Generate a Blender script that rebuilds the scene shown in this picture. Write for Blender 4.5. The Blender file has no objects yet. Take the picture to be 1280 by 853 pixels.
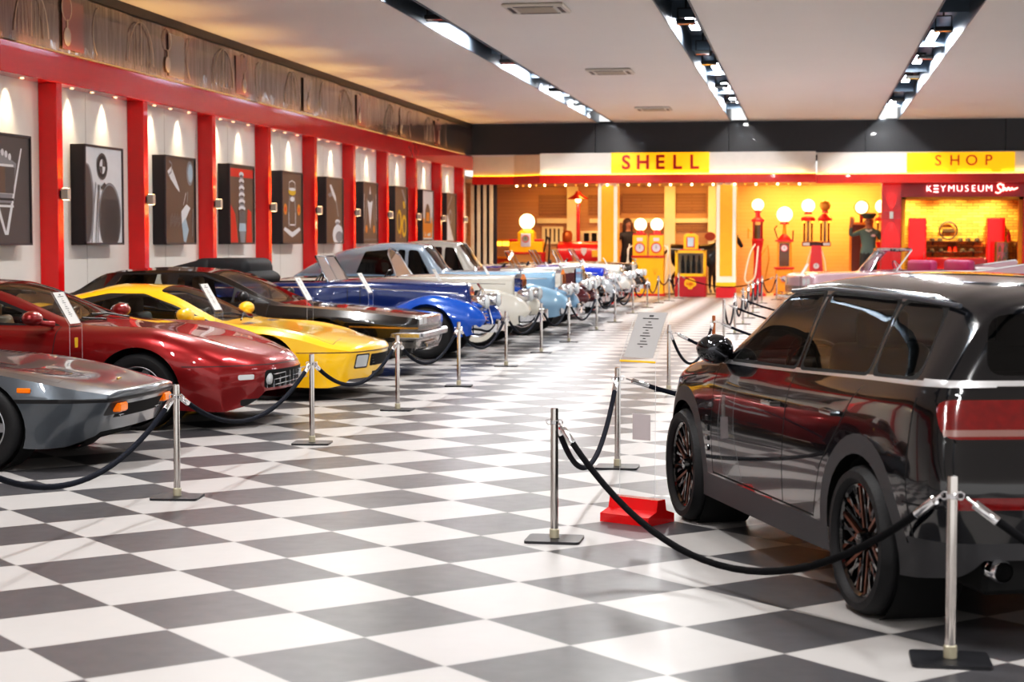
import bpy, bmesh, math, random
from mathutils import Vector, Matrix
random.seed(11)
S = bpy.context.scene
COL = S.collection
PI = math.pi

# ------------------------------------------------------------------ materials
def lin(h):
    if isinstance(h, str):
        c = [int(h[i:i + 2], 16) / 255 for i in (0, 2, 4)]
    else:
        c = list(h)
    return [(x / 12.92 if x <= .04045 else ((x + .055) / 1.055) ** 2.4) for x in c] + [1.0]

MATS = {}
def mat(name, col, rough=.5, metal=0, coat=0, emit=0, ecol=None, noise=.06, scale=6, bump=0, spec=.5, flake=0):
    if name in MATS: return MATS[name]
    m = bpy.data.materials.new(name); m.use_nodes = True
    nt = m.node_tree; N = nt.nodes; L = nt.links
    p = N['Principled BSDF']
    c = lin(col)
    tc = N.new('ShaderNodeTexCoord'); nz = N.new('ShaderNodeTexNoise')
    nz.inputs['Scale'].default_value = scale; nz.inputs['Detail'].default_value = 3
    L.new(tc.outputs['Object'], nz.inputs['Vector'])
    mx = N.new('ShaderNodeMix'); mx.data_type = 'RGBA'
    mx.inputs[6].default_value = [x * (1 - noise) for x in c[:3]] + [1]
    mx.inputs[7].default_value = [min(1, x * (1 + noise)) for x in c[:3]] + [1]
    L.new(nz.outputs['Fac'], mx.inputs[0]); L.new(mx.outputs[2], p.inputs['Base Color'])
    p.inputs['Roughness'].default_value = rough; p.inputs['Metallic'].default_value = metal
    p.inputs['Coat Weight'].default_value = coat; p.inputs['Coat Roughness'].default_value = .02
    p.inputs['Specular IOR Level'].default_value = spec
    if emit:
        p.inputs['Emission Color'].default_value = lin(ecol or col); p.inputs['Emission Strength'].default_value = emit
    if bump:
        b = N.new('ShaderNodeBump'); b.inputs['Strength'].default_value = bump; b.inputs['Distance'].default_value = .02
        L.new(nz.outputs['Fac'], b.inputs['Height']); L.new(b.outputs['Normal'], p.inputs['Normal'])
    MATS[name] = m
    return m

def glass(name, tint=(.9, .92, .92), refl=1.0, rough=.0):
    if name in MATS: return MATS[name]
    m = bpy.data.materials.new(name); m.use_nodes = True
    nt = m.node_tree; N = nt.nodes; L = nt.links
    N.remove(N['Principled BSDF'])
    out = N['Material Output']
    tr = N.new('ShaderNodeBsdfTransparent'); tr.inputs[0].default_value = list(tint) + [1]
    gl = N.new('ShaderNodeBsdfGlossy'); gl.inputs['Roughness'].default_value = rough
    fr = N.new('ShaderNodeFresnel'); fr.inputs[0].default_value = 1.5
    nz = N.new('ShaderNodeTexNoise'); nz.inputs['Scale'].default_value = 2
    mu = N.new('ShaderNodeMath'); mu.operation = 'MULTIPLY_ADD'; mu.inputs[1].default_value = .02; mu.inputs[2].default_value = 1.49
    L.new(nz.outputs['Fac'], mu.inputs[0]); L.new(mu.outputs[0], fr.inputs[0])
    mm = N.new('ShaderNodeMath'); mm.operation = 'MULTIPLY'; mm.inputs[1].default_value = refl; mm.use_clamp = True
    L.new(fr.outputs[0], mm.inputs[0])
    mx = N.new('ShaderNodeMixShader')
    L.new(mm.outputs[0], mx.inputs[0]); L.new(tr.outputs[0], mx.inputs[1]); L.new(gl.outputs[0], mx.inputs[2])
    L.new(mx.outputs[0], out.inputs['Surface'])
    MATS[name] = m
    return m

def paint(name, col, metal=.0, rough=.28, coat=1):
    return mat(name, col, rough, metal, coat, noise=.03, scale=3)

RED = mat('red_lacquer', 'd90a12', .22, 0, .6)
REDD = mat('dark_red_lacquer', 'a8141a', .3, 0, .5)
WHITEW = mat('white_board', 'eeeae4', .55)
BLACK = mat('satin_black', '16161a', .4)
BLACKG = mat('gloss_black', '0c0c0e', .08, coat=1)
DARK = mat('dark_void', '060607', .8)
RUB = mat('tyre_rubber', '17171a', .62, bump=.1, scale=60)
STEEL = mat('polished_steel', 'c9c4c0', .14, 1)
CHROME = mat('chrome', 'e6e6e8', .05, 1)
CHROMEB = mat('brushed_chrome', 'c4c6ca', .22, 1, bump=.15, scale=25)
ALU = mat('alloy_wheel', 'a6a8ac', .3, .9)
PLAST = mat('black_plastic', '2a2a2d', .55)
CLAD = mat('dark_grey_cladding', '3a3a3d', .5)
YEL = mat('pump_yellow', 'f6b40a', .35, 0, .4)
YELS = mat('sign_yellow', 'f7bd0c', .4, emit=.55, ecol='ffb400')
CREAM = mat('cream_paint', 'efe2c4', .5)
GLASSC = glass('clear_glass', (.86, .9, .89))
GLASSW = glass('windscreen_glass', (.80, .84, .82))
GLASSD = glass('dark_tinted_glass', (.16, .15, .145), 1.2)
GLASSM = glass('smoked_glass', (.60, .585, .56), 1.1)
ACR = glass('clear_acrylic', (.93, .95, .96), .8)
PAPER = mat('white_paper', 'd9d6d2', .6)
PAPERG = mat('grey_paper', 'a9a6a5', .6)
INK = mat('grey_ink', '4c4a4a', .6)
ROPE = mat('navy_velvet_rope', '0d1220', .85, bump=.3, scale=120, spec=.2)
ROPEB = mat('black_velvet_rope', '08080c', .85, bump=.3, scale=120, spec=.2)
TAN = mat('tan_leather', '9a7656', .5)
LEATH = mat('dark_leather', '241f1d', .45)
ORANGE = mat('amber_lens', 'f07808', .2, coat=.6, emit=.15)
LENS = mat('clear_lens', 'cfd4d6', .12, .2, coat=1)
LENSR = mat('red_lens', '6a0404', .12, coat=1, emit=.03, ecol='c80c08', noise=.5, scale=30)
GLOBE = mat('lit_globe', 'fff0d0', .3, emit=3.2, ecol='ffe2a0')

# ------------------------------------------------------------------ objects
def tag(o, label=None, cat=None, group=None, kind=None):
    if label: o['label'] = label
    if cat: o['category'] = cat
    if group: o['group'] = group
    if kind: o['kind'] = kind
    return o

def thing(name, label, cat, loc=(0, 0, 0), rz=0, group=None):
    o = bpy.data.objects.new(name, None); COL.objects.link(o)
    o.empty_display_size = .2
    o.location = loc; o.rotation_euler = (0, 0, rz)
    return tag(o, label, cat, group)

def dup(root, loc, rz=None, label=None, group=None):
    r = root.copy(); COL.objects.link(r); r.location = loc
    if rz is not None: r.rotation_euler = (0, 0, rz)
    if label: r['label'] = label
    if group: r['group'] = group
    for ch in list(root.children):
        c = ch.copy(); COL.objects.link(c); c.parent = r
        for g in ch.children:
            d = g.copy(); COL.objects.link(d); d.parent = c
    return r

def mkobj(name, me, mats, parent=None, smooth=35):
    for m in (mats if isinstance(mats, (list, tuple)) else [mats]): me.materials.append(m)
    if smooth:
        me.shade_smooth(); me.set_sharp_from_angle(angle=math.radians(smooth))
    o = bpy.data.objects.new(name, me); COL.objects.link(o)
    if parent: o.parent = parent
    return o

def rotm(ax, deg): return Matrix.Rotation(math.radians(deg), 4, ax)
def tra(x, y, z): return Matrix.Translation((x, y, z))

class MB:
    def __init__(s, T=None):
        s.bm = bmesh.new(); s.mi = 0; s.T = T or Matrix()
    def m(s, i): s.mi = i; return s
    def at(s, T): s.T = T; return s
    def add(s, vs, fs):
        b = [s.bm.verts.new(s.T @ Vector(v)) for v in vs]
        for f in fs:
            try:
                q = s.bm.faces.new([b[i] for i in f]); q.material_index = s.mi
            except ValueError: pass
        return s
    def box(s, c, d, bev=0, seg=1):
        x, y, z = [k / 2 for k in d]
        vs = [(c[0] + a * x, c[1] + b * y, c[2] + e * z) for a in (-1, 1) for b in (-1, 1) for e in (-1, 1)]
        fs = [(0, 1, 3, 2), (4, 6, 7, 5), (0, 4, 5, 1), (2, 3, 7, 6), (0, 2, 6, 4), (1, 5, 7, 3)]
        if bev:
            t = bmesh.new(); b = [t.verts.new(v) for v in vs]
            for f in fs: t.faces.new([b[i] for i in f])
            bmesh.ops.bevel(t, geom=t.edges[:], offset=bev, segments=seg, affect='EDGES', profile=.5)
            t.verts.index_update()
            vs = [v.co.copy() for v in t.verts]; fs = [[v.index for v in f.verts] for f in t.faces]; t.free()
        return s.add(vs, fs)
    def tube(s, pts, r, n=8, closed=False):
        P = [Vector(p) for p in pts]; k = len(P); R = r if isinstance(r, (list, tuple)) else [r] * k
        vs = []; fs = []; up = None
        for i, p in enumerate(P):
            a = P[(i - 1) % k] if (closed or i > 0) else p; b = P[(i + 1) % k] if (closed or i < k - 1) else p
            d = (b - a)
            if d.length < 1e-9: d = Vector((0, 0, 1))
            d.normalize()
            if up is None:
                up = Vector((0, 0, 1)) if abs(d.z) < .9 else Vector((1, 0, 0))
            u = (up - d * up.dot(d))
            if u.length < 1e-6: u = d.orthogonal()
            u.normalize(); w = d.cross(u); up = u
            for j in range(n):
                t = 2 * PI * j / n
                vs.append(p + (u * math.cos(t) + w * math.sin(t)) * R[i])
        for i in range(k if closed else k - 1):
            for j in range(n):
                a = i * n; b = ((i + 1) % k) * n
                fs.append((a + j, a + (j + 1) % n, b + (j + 1) % n, b + j))
        if not closed:
            fs.append(tuple(range(n))[::-1]); fs.append(tuple((k - 1) * n + j for j in range(n)))
        return s.add(vs, fs)
    def lathe(s, prof, n=24, M=None, a0=0, a1=2 * PI):
        full = abs(a1 - a0 - 2 * PI) < 1e-6
        T0 = s.T
        if M is not None: s.T = T0 @ M
        vs = []; fs = []; k = len(prof); c = n if full else n + 1
        for i in range(c):
            t = a0 + (a1 - a0) * i / n
            for r, z in prof: vs.append((max(r, 1e-5) * math.cos(t), max(r, 1e-5) * math.sin(t), z))
        for i in range(n):
            a = i * k; b = ((i + 1) % c) * k
            for j in range(k - 1): fs.append((a + j, b + j, b + j + 1, a + j + 1))
        s.add(vs, fs); s.T = T0
        return s
    def cyl(s, a, b, r, n=16, r2=None): return s.tube([a, b], [r, r2 if r2 is not None else r], n)
    def prism(s, poly, ax, a, b):
        def P(u, v, t): return {'x': (t, u, v), 'y': (u, t, v), 'z': (u, v, t)}[ax]
        n = len(poly)
        vs = [P(u, v, a) for u, v in poly] + [P(u, v, b) for u, v in poly]
        fs = [tuple(range(n))[::-1], tuple(range(n, 2 * n))] + [(i, (i + 1) % n, n + (i + 1) % n, n + i) for i in range(n)]
        return s.add(vs, fs)
    def poly(s, pts): return s.add(pts, [tuple(range(len(pts)))])
    def grid(s, rows, closed=False):
        n = len(rows[0]); vs = [p for r in rows for p in r]; fs = []
        for i in range(len(rows) - 1):
            for j in range(n if closed else n - 1):
                fs.append((i * n + j, i * n + (j + 1) % n, (i + 1) * n + (j + 1) % n, (i + 1) * n + j))
        return s.add(vs, fs)
    def ball(s, c, r, n=16):
        if not isinstance(r, (list, tuple)): r = (r, r, r)
        h = n // 2
        rows = []
        for i in range(h + 1):
            t = PI * i / h
            rows.append([(c[0] + r[0] * max(math.sin(t), 1e-4) * math.cos(2 * PI * j / n), c[1] + r[1] * max(math.sin(t), 1e-4) * math.sin(2 * PI * j / n), c[2] + r[2] * math.cos(t)) for j in range(n)])
        return s.grid(rows, True)
    def obj(s, name, mats, parent=None, smooth=35, loc=None):
        bmesh.ops.remove_doubles(s.bm, verts=s.bm.verts[:], dist=2e-5)
        bmesh.ops.recalc_face_normals(s.bm, faces=s.bm.faces[:])
        me = bpy.data.meshes.new(name); s.bm.to_mesh(me); s.bm.free()
        o = mkobj(name, me, mats, parent, smooth)
        if loc: o.location = loc
        return o

def text_mesh(txt, size, extr=.01, off=0, space=1.0, shear=0, align='CENTER'):
    cu = bpy.data.curves.new('text', 'FONT'); cu.body = txt; cu.size = size; cu.extrude = extr; cu.offset = off
    cu.space_character = space; cu.align_x = align; cu.align_y = 'CENTER'; cu.shear = shear; cu.resolution_u = 4
    o = bpy.data.objects.new('text', cu); COL.objects.link(o)
    dg = bpy.context.evaluated_depsgraph_get(); dg.update()
    me = bpy.data.meshes.new_from_object(o.evaluated_get(dg))
    bpy.data.objects.remove(o); bpy.data.curves.remove(cu)
    return me

def text_obj(name, txt, size, m, parent, M, **k):
    me = text_mesh(txt, size, **k); me.transform(M); me.materials.clear()
    return mkobj(name, me, m, parent, 0)

FRONT = rotm('X', 90)     # text lying in xy -> standing, readable from -y

# ------------------------------------------------------------------ lofted shells
def pchip(pts):
    pts = sorted(pts); X = [p[0] for p in pts]; Y = [p[1] for p in pts]; n = len(X)
    if n == 1: return lambda x: Y[0]
    h = [X[i + 1] - X[i] for i in range(n - 1)]; d = [(Y[i + 1] - Y[i]) / h[i] for i in range(n - 1)]
    m = [0] * n
    for i in range(1, n - 1):
        if d[i - 1] * d[i] > 0:
            w1 = 2 * h[i] + h[i - 1]; w2 = h[i] + 2 * h[i - 1]
            m[i] = (w1 + w2) / (w1 / d[i - 1] + w2 / d[i])
    m[0] = d[0]; m[-1] = d[-1]
    def f(x):
        x = min(max(x, X[0]), X[-1]); i = 0
        while i < n - 2 and x > X[i + 1]: i += 1
        t = (x - X[i]) / h[i]
        return ((2 * t ** 3 - 3 * t * t + 1) * Y[i] + (t ** 3 - 2 * t * t + t) * h[i] * m[i] + (-2 * t ** 3 + 3 * t * t) * Y[i + 1] + (t ** 3 - t * t) * h[i] * m[i + 1])
    return f

def rpoly(pts, r, n=4):
    out = []; k = len(pts)
    for i in range(k):
        p = Vector(pts[i]).to_2d(); a = Vector(pts[i - 1]).to_2d() - p; b = Vector(pts[(i + 1) % k]).to_2d() - p
        rr = min(r, a.length * .45, b.length * .45)
        a = p + a.normalized() * rr; b = p + b.normalized() * rr
        for j in range(n + 1):
            t = j / n; out.append(tuple(a * (1 - t) ** 2 + p * 2 * t * (1 - t) + b * t * t))
    return out

def circ(cx, cy, r, n=28, ry=None): return [(cx + r * math.cos(2 * PI * i / n), cy + (ry or r) * math.sin(2 * PI * i / n)) for i in range(n)]

def seg(a, b, w):
    a = Vector(a); b = Vector(b); d = (b - a).normalized(); n = Vector((-d.y, d.x)) * w / 2; e = d * w * .4
    return [tuple(a - n - e), tuple(b - n + e), tuple(b + n + e), tuple(a + n - e)]

class Body:
    """A closed-sided shell lofted through longitudinal lines (bottom line first, centre line last), mirrored in y."""
    def __init__(s, lines, nx=64, m=6, sharp=(), bowf=(0, 0), bowr=(0, 0), leanf=(0, 0, 0), leanr=(0, 0, 0), rf=.05, rr=.05, capn=12, mats=None):
        F = [(pchip([(p[0], p[1]) for p in l]), pchip([(p[0], p[2]) for p in l])) for l in lines]
        x1 = max(p[0] for p in lines[0]); x0 = min(p[0] for p in lines[0])
        s.x0, s.x1 = x0, x1
        xs = set([x0 + (x1 - x0) * i / nx for i in range(nx + 1)])
        for l in lines:
            for p in l: xs.add(p[0])
        xs = {x for x in xs if x0 + rr < x < x1 - rf}
        for i in range(7):
            t = i / 6 * PI / 2
            xs.add(x1 - rf + rf * math.sin(t)); xs.add(x0 + rr - rr * math.sin(t))
        xs = sorted(xs); q = [xs[0]]
        for x in xs[1:]:
            if x - q[-1] > .004: q.append(x)
        q[-1] = xs[-1]; xs = q
        K = len(lines); W = max(max(p[1] for p in l) for l in lines)
        def section(x):
            P = [Vector((f[0](x), f[1](x))) for f in F]; P[-1].x = 0
            out = []
            for j in range(K - 1):
                a, b = P[j], P[j + 1]
                pa = P[j - 1] if (j > 0 and j not in sharp) else None
                pb = (P[j + 2] if j + 2 < K else Vector((-P[K - 2].x, P[K - 2].y))) if (j + 1) not in sharp else None
                ta = (b - pa) / 2 if pa is not None else (b - a); tb = (pb - a) / 2 if pb is not None else (b - a)
                L = (b - a).length
                if ta.length > 1.2 * L: ta = ta.normalized() * 1.2 * L
                if tb.length > 1.2 * L: tb = tb.normalized() * 1.2 * L
                for k in range(m):
                    t = k / m
                    out.append((2 * t ** 3 - 3 * t * t + 1) * a + (t ** 3 - 2 * t * t + t) * ta + (-2 * t ** 3 + 3 * t * t) * b + (t ** 3 - t * t) * tb)
            out.append(P[-1])
            d = 0
            if x > x1 - rf: u = (x - x1 + rf) / rf; d = rf * (1 - math.sqrt(max(0, 1 - u * u)))
            elif x < x0 + rr: u = (x0 + rr - x) / rr; d = rr * (1 - math.sqrt(max(0, 1 - u * u)))
            if d:
                zl = min(p.y for p in out); zh = max(p.y for p in out); zc = (zl + zh) / 2; hz = max((zh - zl) / 2, .02); wy = max(p.x for p in out)
                for p in out: p.x *= max(.05, 1 - d / wy); p.y = zc + (p.y - zc) * max(.05, 1 - d / hz)
            return out
        def warp(x, y, z):
            o = x; w = min(1, abs(y) / W)
            if bowf[0] and x > bowf[1]:
                t = (x - bowf[1]) / (x1 - bowf[1]); o -= bowf[0] * w * w * t * t
            if bowr[0] and x < bowr[1]:
                t = (x - bowr[1]) / (x0 - bowr[1]); o += bowr[0] * w * w * t * t
            if leanf[0] and x > leanf[2]:
                t = (x - leanf[2]) / (x1 - leanf[2]); dz = (leanf[1] - z); o -= leanf[0] * t * (max(dz, 0))
                if len(leanf) > 3: o -= leanf[3] * t * max(-dz, 0)
            if leanr[0] and x < leanr[2]:
                t = (x - leanr[2]) / (x0 - leanr[2]); o += leanr[0] * t * max(z - leanr[1], 0)
                if len(leanr) > 3: o += leanr[3] * t * max(leanr[1] - z, 0)
            return Vector((o, y, z))
        s.bm = bm = bmesh.new()
        s.pl = bm.faces.layers.int.new('part'); s.tl = bm.faces.layers.int.new('tg')
        rows = []
        for x in xs:
            h = section(x); full = [(p.x, p.y) for p in h] + [(-p.x, p.y) for p in h[-2::-1]]
            rows.append([bm.verts.new(warp(x, y, z)) for y, z in full])
        for a, b in zip(rows, rows[1:]):
            for j in range(len(a) - 1):
                try: bm.faces.new((a[j], a[j + 1], b[j + 1], b[j]))
                except ValueError: pass
        for x, sgn in ((xs[-1], 1), (xs[0], -1)):
            h = section(x); g = []
            for p in h[:-1]: g.append([bm.verts.new(warp(x, p.x * (1 - 2 * t / capn), p.y)) for t in range(capn + 1)])
            top = bm.verts.new(warp(x, 0, h[-1].y))
            for a, b in zip(g, g[1:]):
                for j in range(capn):
                    try: bm.faces.new((a[j], a[j + 1], b[j + 1], b[j]))
                    except ValueError: pass
            for j in range(capn):
                try: bm.faces.new((g[-1][j], g[-1][j + 1], top))
                except ValueError: pass
        bmesh.ops.remove_doubles(bm, verts=bm.verts[:], dist=1e-4)
        bmesh.ops.dissolve_degenerate(bm, dist=1e-5, edges=bm.edges[:])
        bmesh.ops.recalc_face_normals(bm, faces=bm.faces[:])
        bm.normal_update()
        f = max(bm.faces, key=lambda f: f.calc_center_median().z)
        if f.normal.z < 0: bmesh.ops.reverse_faces(bm, faces=bm.faces[:])
        s.parts = [('body', 0)]; s.mats = mats; s.ok = {0}
    def _cut(s, poly, axis, cond):
        bm = s.bm; tl = s.tl
        A, B = {'x': (1, 2), 'y': (0, 2), 'z': (0, 1)}[axis]
        u0 = min(p[0] for p in poly); u1 = max(p[0] for p in poly); v0 = min(p[1] for p in poly); v1 = max(p[1] for p in poly)
        area = sum(poly[i - 1][0] * poly[i][1] - poly[i][0] * poly[i - 1][1] for i in range(len(poly)))
        if area < 0: poly = poly[::-1]
        bm.normal_update()
        cand = []
        for f in bm.faces:
            cs = [v.co for v in f.verts]
            if max(c[A] for c in cs) < u0 or min(c[A] for c in cs) > u1 or max(c[B] for c in cs) < v0 or min(c[B] for c in cs) > v1: f[tl] = 0; continue
            f[tl] = 1 if cond(f) else 0
            if f[tl]: cand.append(f)
        n = len(poly)
        for i in range(n):
            a = poly[i]; b = poly[(i + 1) % n]
            if abs(a[0] - b[0]) + abs(a[1] - b[1]) < 1e-6: continue
            co = [0, 0, 0]; co[A] = a[0]; co[B] = a[1]
            no = [0, 0, 0]; no[A] = -(b[1] - a[1]); no[B] = b[0] - a[0]
            co = Vector(co); no = Vector(no).normalized()
            fs = [f for f in bm.faces if f[tl]]
            if not fs: return []
            geom = set(fs)
            for f in fs: geom.update(f.edges); geom.update(f.verts)
            bmesh.ops.bisect_plane(bm, geom=list(geom), plane_co=co, plane_no=no, dist=1e-6)
            for f in bm.faces:
                if f[tl] and (f.calc_center_median() - co).dot(no) < 0: f[tl] = 0
        out = [f for f in bm.faces if f[tl]]
        for f in out: f[tl] = 0
        return out
    def cut(s, polys, axis, name=None, m=None, mi=None, side=0, dirn=0, cond=None, delete=False, over=False):
        """Mark the surface inside convex polygons: a new part (name, m), another material slot (mi), or a hole (delete)."""
        if polys and not isinstance(polys[0][0], (tuple, list)): polys = [polys]
        sides = (1, -1) if (axis == 'y' and side == 0) else (side,)
        for sd in sides:
            if name:
                s.parts.append((name, m)); pid = len(s.parts) - 1
                if name in ('front_door', 'rear_door', 'door', 'bonnet', 'boot_lid', 'tailgate'): s.ok.add(pid)
            for pl in polys:
                def c(f):
                    ce = f.calc_center_median(); nn = f.normal
                    if not over and f.material_index and mi is None: return False
                    if f[s.pl] not in s.ok: return False
                    if axis == 'y' and (ce.y * sd < .02 or abs(nn.y) < .12): return False
                    if axis == 'z' and (nn.z if dirn >= 0 else -nn.z) < .12: return False
                    if axis == 'x' and nn.x * dirn < .1: return False
                    if axis in 'xz' and sd and ce.y * sd < 0: return False
                    return cond is None or cond(ce, nn)
                fs = s._cut(pl, axis, c)
                if delete: bmesh.ops.delete(s.bm, geom=fs, context='FACES')
                else:
                    for f in fs:
                        if name: f[s.pl] = pid
                        if mi is not None: f.material_index = mi
        return s
    def mirror_x(s, polys): return [[(-a, b) for a, b in p] for p in polys]
    def finish(s, root, mats, off=(0, 0, 0), name='body', smooth=38):
        res = []
        for pid, (pn, pm) in enumerate(s.parts):
            fs = [f for f in s.bm.faces if f[s.pl] == pid]
            if not fs: continue
            vm = {}; vs = []; ff = []; mi = []
            for f in fs:
                idx = []
                for v in f.verts:
                    if v not in vm: vm[v] = len(vs); vs.append(v.co + Vector(off))
                    idx.append(vm[v])
                ff.append(idx); mi.append(f.material_index)
            nm = name if pid == 0 else pn
            me = bpy.data.meshes.new(nm); me.from_pydata(vs, [], ff)
            me.polygons.foreach_set('material_index', mi)
            ms = list(mats)
            if pid and pm: ms[0] = pm
            o = mkobj(nm, me, ms, root, smooth); res.append(o)
        s.bm.free()
        return res
# ================================================================== setting
def nodes(name):
    m = bpy.data.materials.new(name); m.use_nodes = True
    return m, m.node_tree.nodes, m.node_tree.links, m.node_tree.nodes['Principled BSDF']

def math_n(N, L, op, a, b=None, c=None):
    n = N.new('ShaderNodeMath'); n.operation = op
    for i, v in enumerate((a, b, c)):
        if v is None: continue
        if isinstance(v, (int, float)): n.inputs[i].default_value = v
        else: L.new(v, n.inputs[i])
    return n.outputs[0]

def floor_mat():
    m, N, L, p = nodes('checker_floor')
    g = N.new('ShaderNodeNewGeometry')
    mp = N.new('ShaderNodeMapping'); mp.vector_type = 'TEXTURE'
    mp.inputs['Location'].default_value = (-1.3426, 8.234, 0)
    mp.inputs['Rotation'].default_value = (0, 0, math.radians(-45.2888))
    mp.inputs['Scale'].default_value = (.6, .6, 1)
    L.new(g.outputs['Position'], mp.inputs['Vector'])
    sp = N.new('ShaderNodeSeparateXYZ'); L.new(mp.outputs[0], sp.inputs[0])
    fx = math_n(N, L, 'FLOOR', sp.outputs[0]); fy = math_n(N, L, 'FLOOR', sp.outputs[1])
    par = math_n(N, L, 'FLOORED_MODULO', math_n(N, L, 'ADD', fx, fy), 2.0)       # 0 = grey, 1 = white
    cb = N.new('ShaderNodeCombineXYZ'); L.new(fx, cb.inputs[0]); L.new(fy, cb.inputs[1])
    wn = N.new('ShaderNodeTexWhiteNoise'); wn.noise_dimensions = '2D'; L.new(cb.outputs[0], wn.inputs['Vector'])
    nz = N.new('ShaderNodeTexNoise'); nz.inputs['Scale'].default_value = 2.2; nz.inputs['Detail'].default_value = 6; nz.inputs['Roughness'].default_value = .65
    L.new(g.outputs['Position'], nz.inputs['Vector'])
    def var(c0, c1, f):
        x = N.new('ShaderNodeMix'); x.data_type = 'RGBA'; x.inputs[6].default_value = lin(c0); x.inputs[7].default_value = lin(c1); L.new(f, x.inputs[0]); return x.outputs[2]
    vf = math_n(N, L, 'MULTIPLY_ADD', nz.outputs['Fac'], .6, math_n(N, L, 'MULTIPLY', wn.outputs['Value'], .4))
    gr = var('48484b', '58575a', vf); wh = var('aba8a7', 'bab7b5', vf)
    mx = N.new('ShaderNodeMix'); mx.data_type = 'RGBA'; L.new(par, mx.inputs[0]); L.new(gr, mx.inputs[6]); L.new(wh, mx.inputs[7])
    # joints
    def edge(v):
        fr = math_n(N, L, 'FRACT', v)
        return math_n(N, L, 'MINIMUM', fr, math_n(N, L, 'SUBTRACT', 1.0, fr))
    e = math_n(N, L, 'LESS_THAN', math_n(N, L, 'MINIMUM', edge(sp.outputs[0]), edge(sp.outputs[1])), .0045)
    m2 = N.new('ShaderNodeMix'); m2.data_type = 'RGBA'; L.new(e, m2.inputs[0]); L.new(mx.outputs[2], m2.inputs[6]); m2.inputs[7].default_value = lin('9a9896')
    L.new(m2.outputs[2], p.inputs['Base Color'])
    n2 = N.new('ShaderNodeTexNoise'); n2.inputs['Scale'].default_value = 9; n2.inputs['Detail'].default_value = 5
    L.new(g.outputs['Position'], n2.inputs['Vector'])
    L.new(math_n(N, L, 'MULTIPLY_ADD', n2.outputs['Fac'], .10, .27), p.inputs['Roughness'])
    p.inputs['Specular IOR Level'].default_value = .22
    return m

def wood_like(name, c0, c1, bw, bh, mortar, cm, rough=.6, rowoff=.5, bump=.4, emit=0):
    m, N, L, p = nodes(name)
    g = N.new('ShaderNodeNewGeometry'); sp = N.new('ShaderNodeSeparateXYZ'); L.new(g.outputs['Position'], sp.inputs[0])
    cb = N.new('ShaderNodeCombineXYZ'); L.new(math_n(N, L, 'ADD', sp.outputs[0], sp.outputs[1]), cb.inputs[0]); L.new(sp.outputs[2], cb.inputs[1])
    b = N.new('ShaderNodeTexBrick'); L.new(cb.outputs[0], b.inputs['Vector'])
    b.inputs['Color1'].default_value = lin(c0); b.inputs['Color2'].default_value = lin(c1); b.inputs['Mortar'].default_value = lin(cm)
    b.inputs['Scale'].default_value = 1; b.inputs['Brick Width'].default_value = bw; b.inputs['Row Height'].default_value = bh
    b.inputs['Mortar Size'].default_value = mortar; b.offset = rowoff
    L.new(b.outputs['Color'], p.inputs['Base Color']); p.inputs['Roughness'].default_value = rough
    bp = N.new('ShaderNodeBump'); bp.inputs['Strength'].default_value = bump; bp.inputs['Distance'].default_value = .01; bp.invert = True
    L.new(b.outputs['Fac'], bp.inputs['Height']); L.new(bp.outputs['Normal'], p.inputs['Normal'])
    return m

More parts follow.
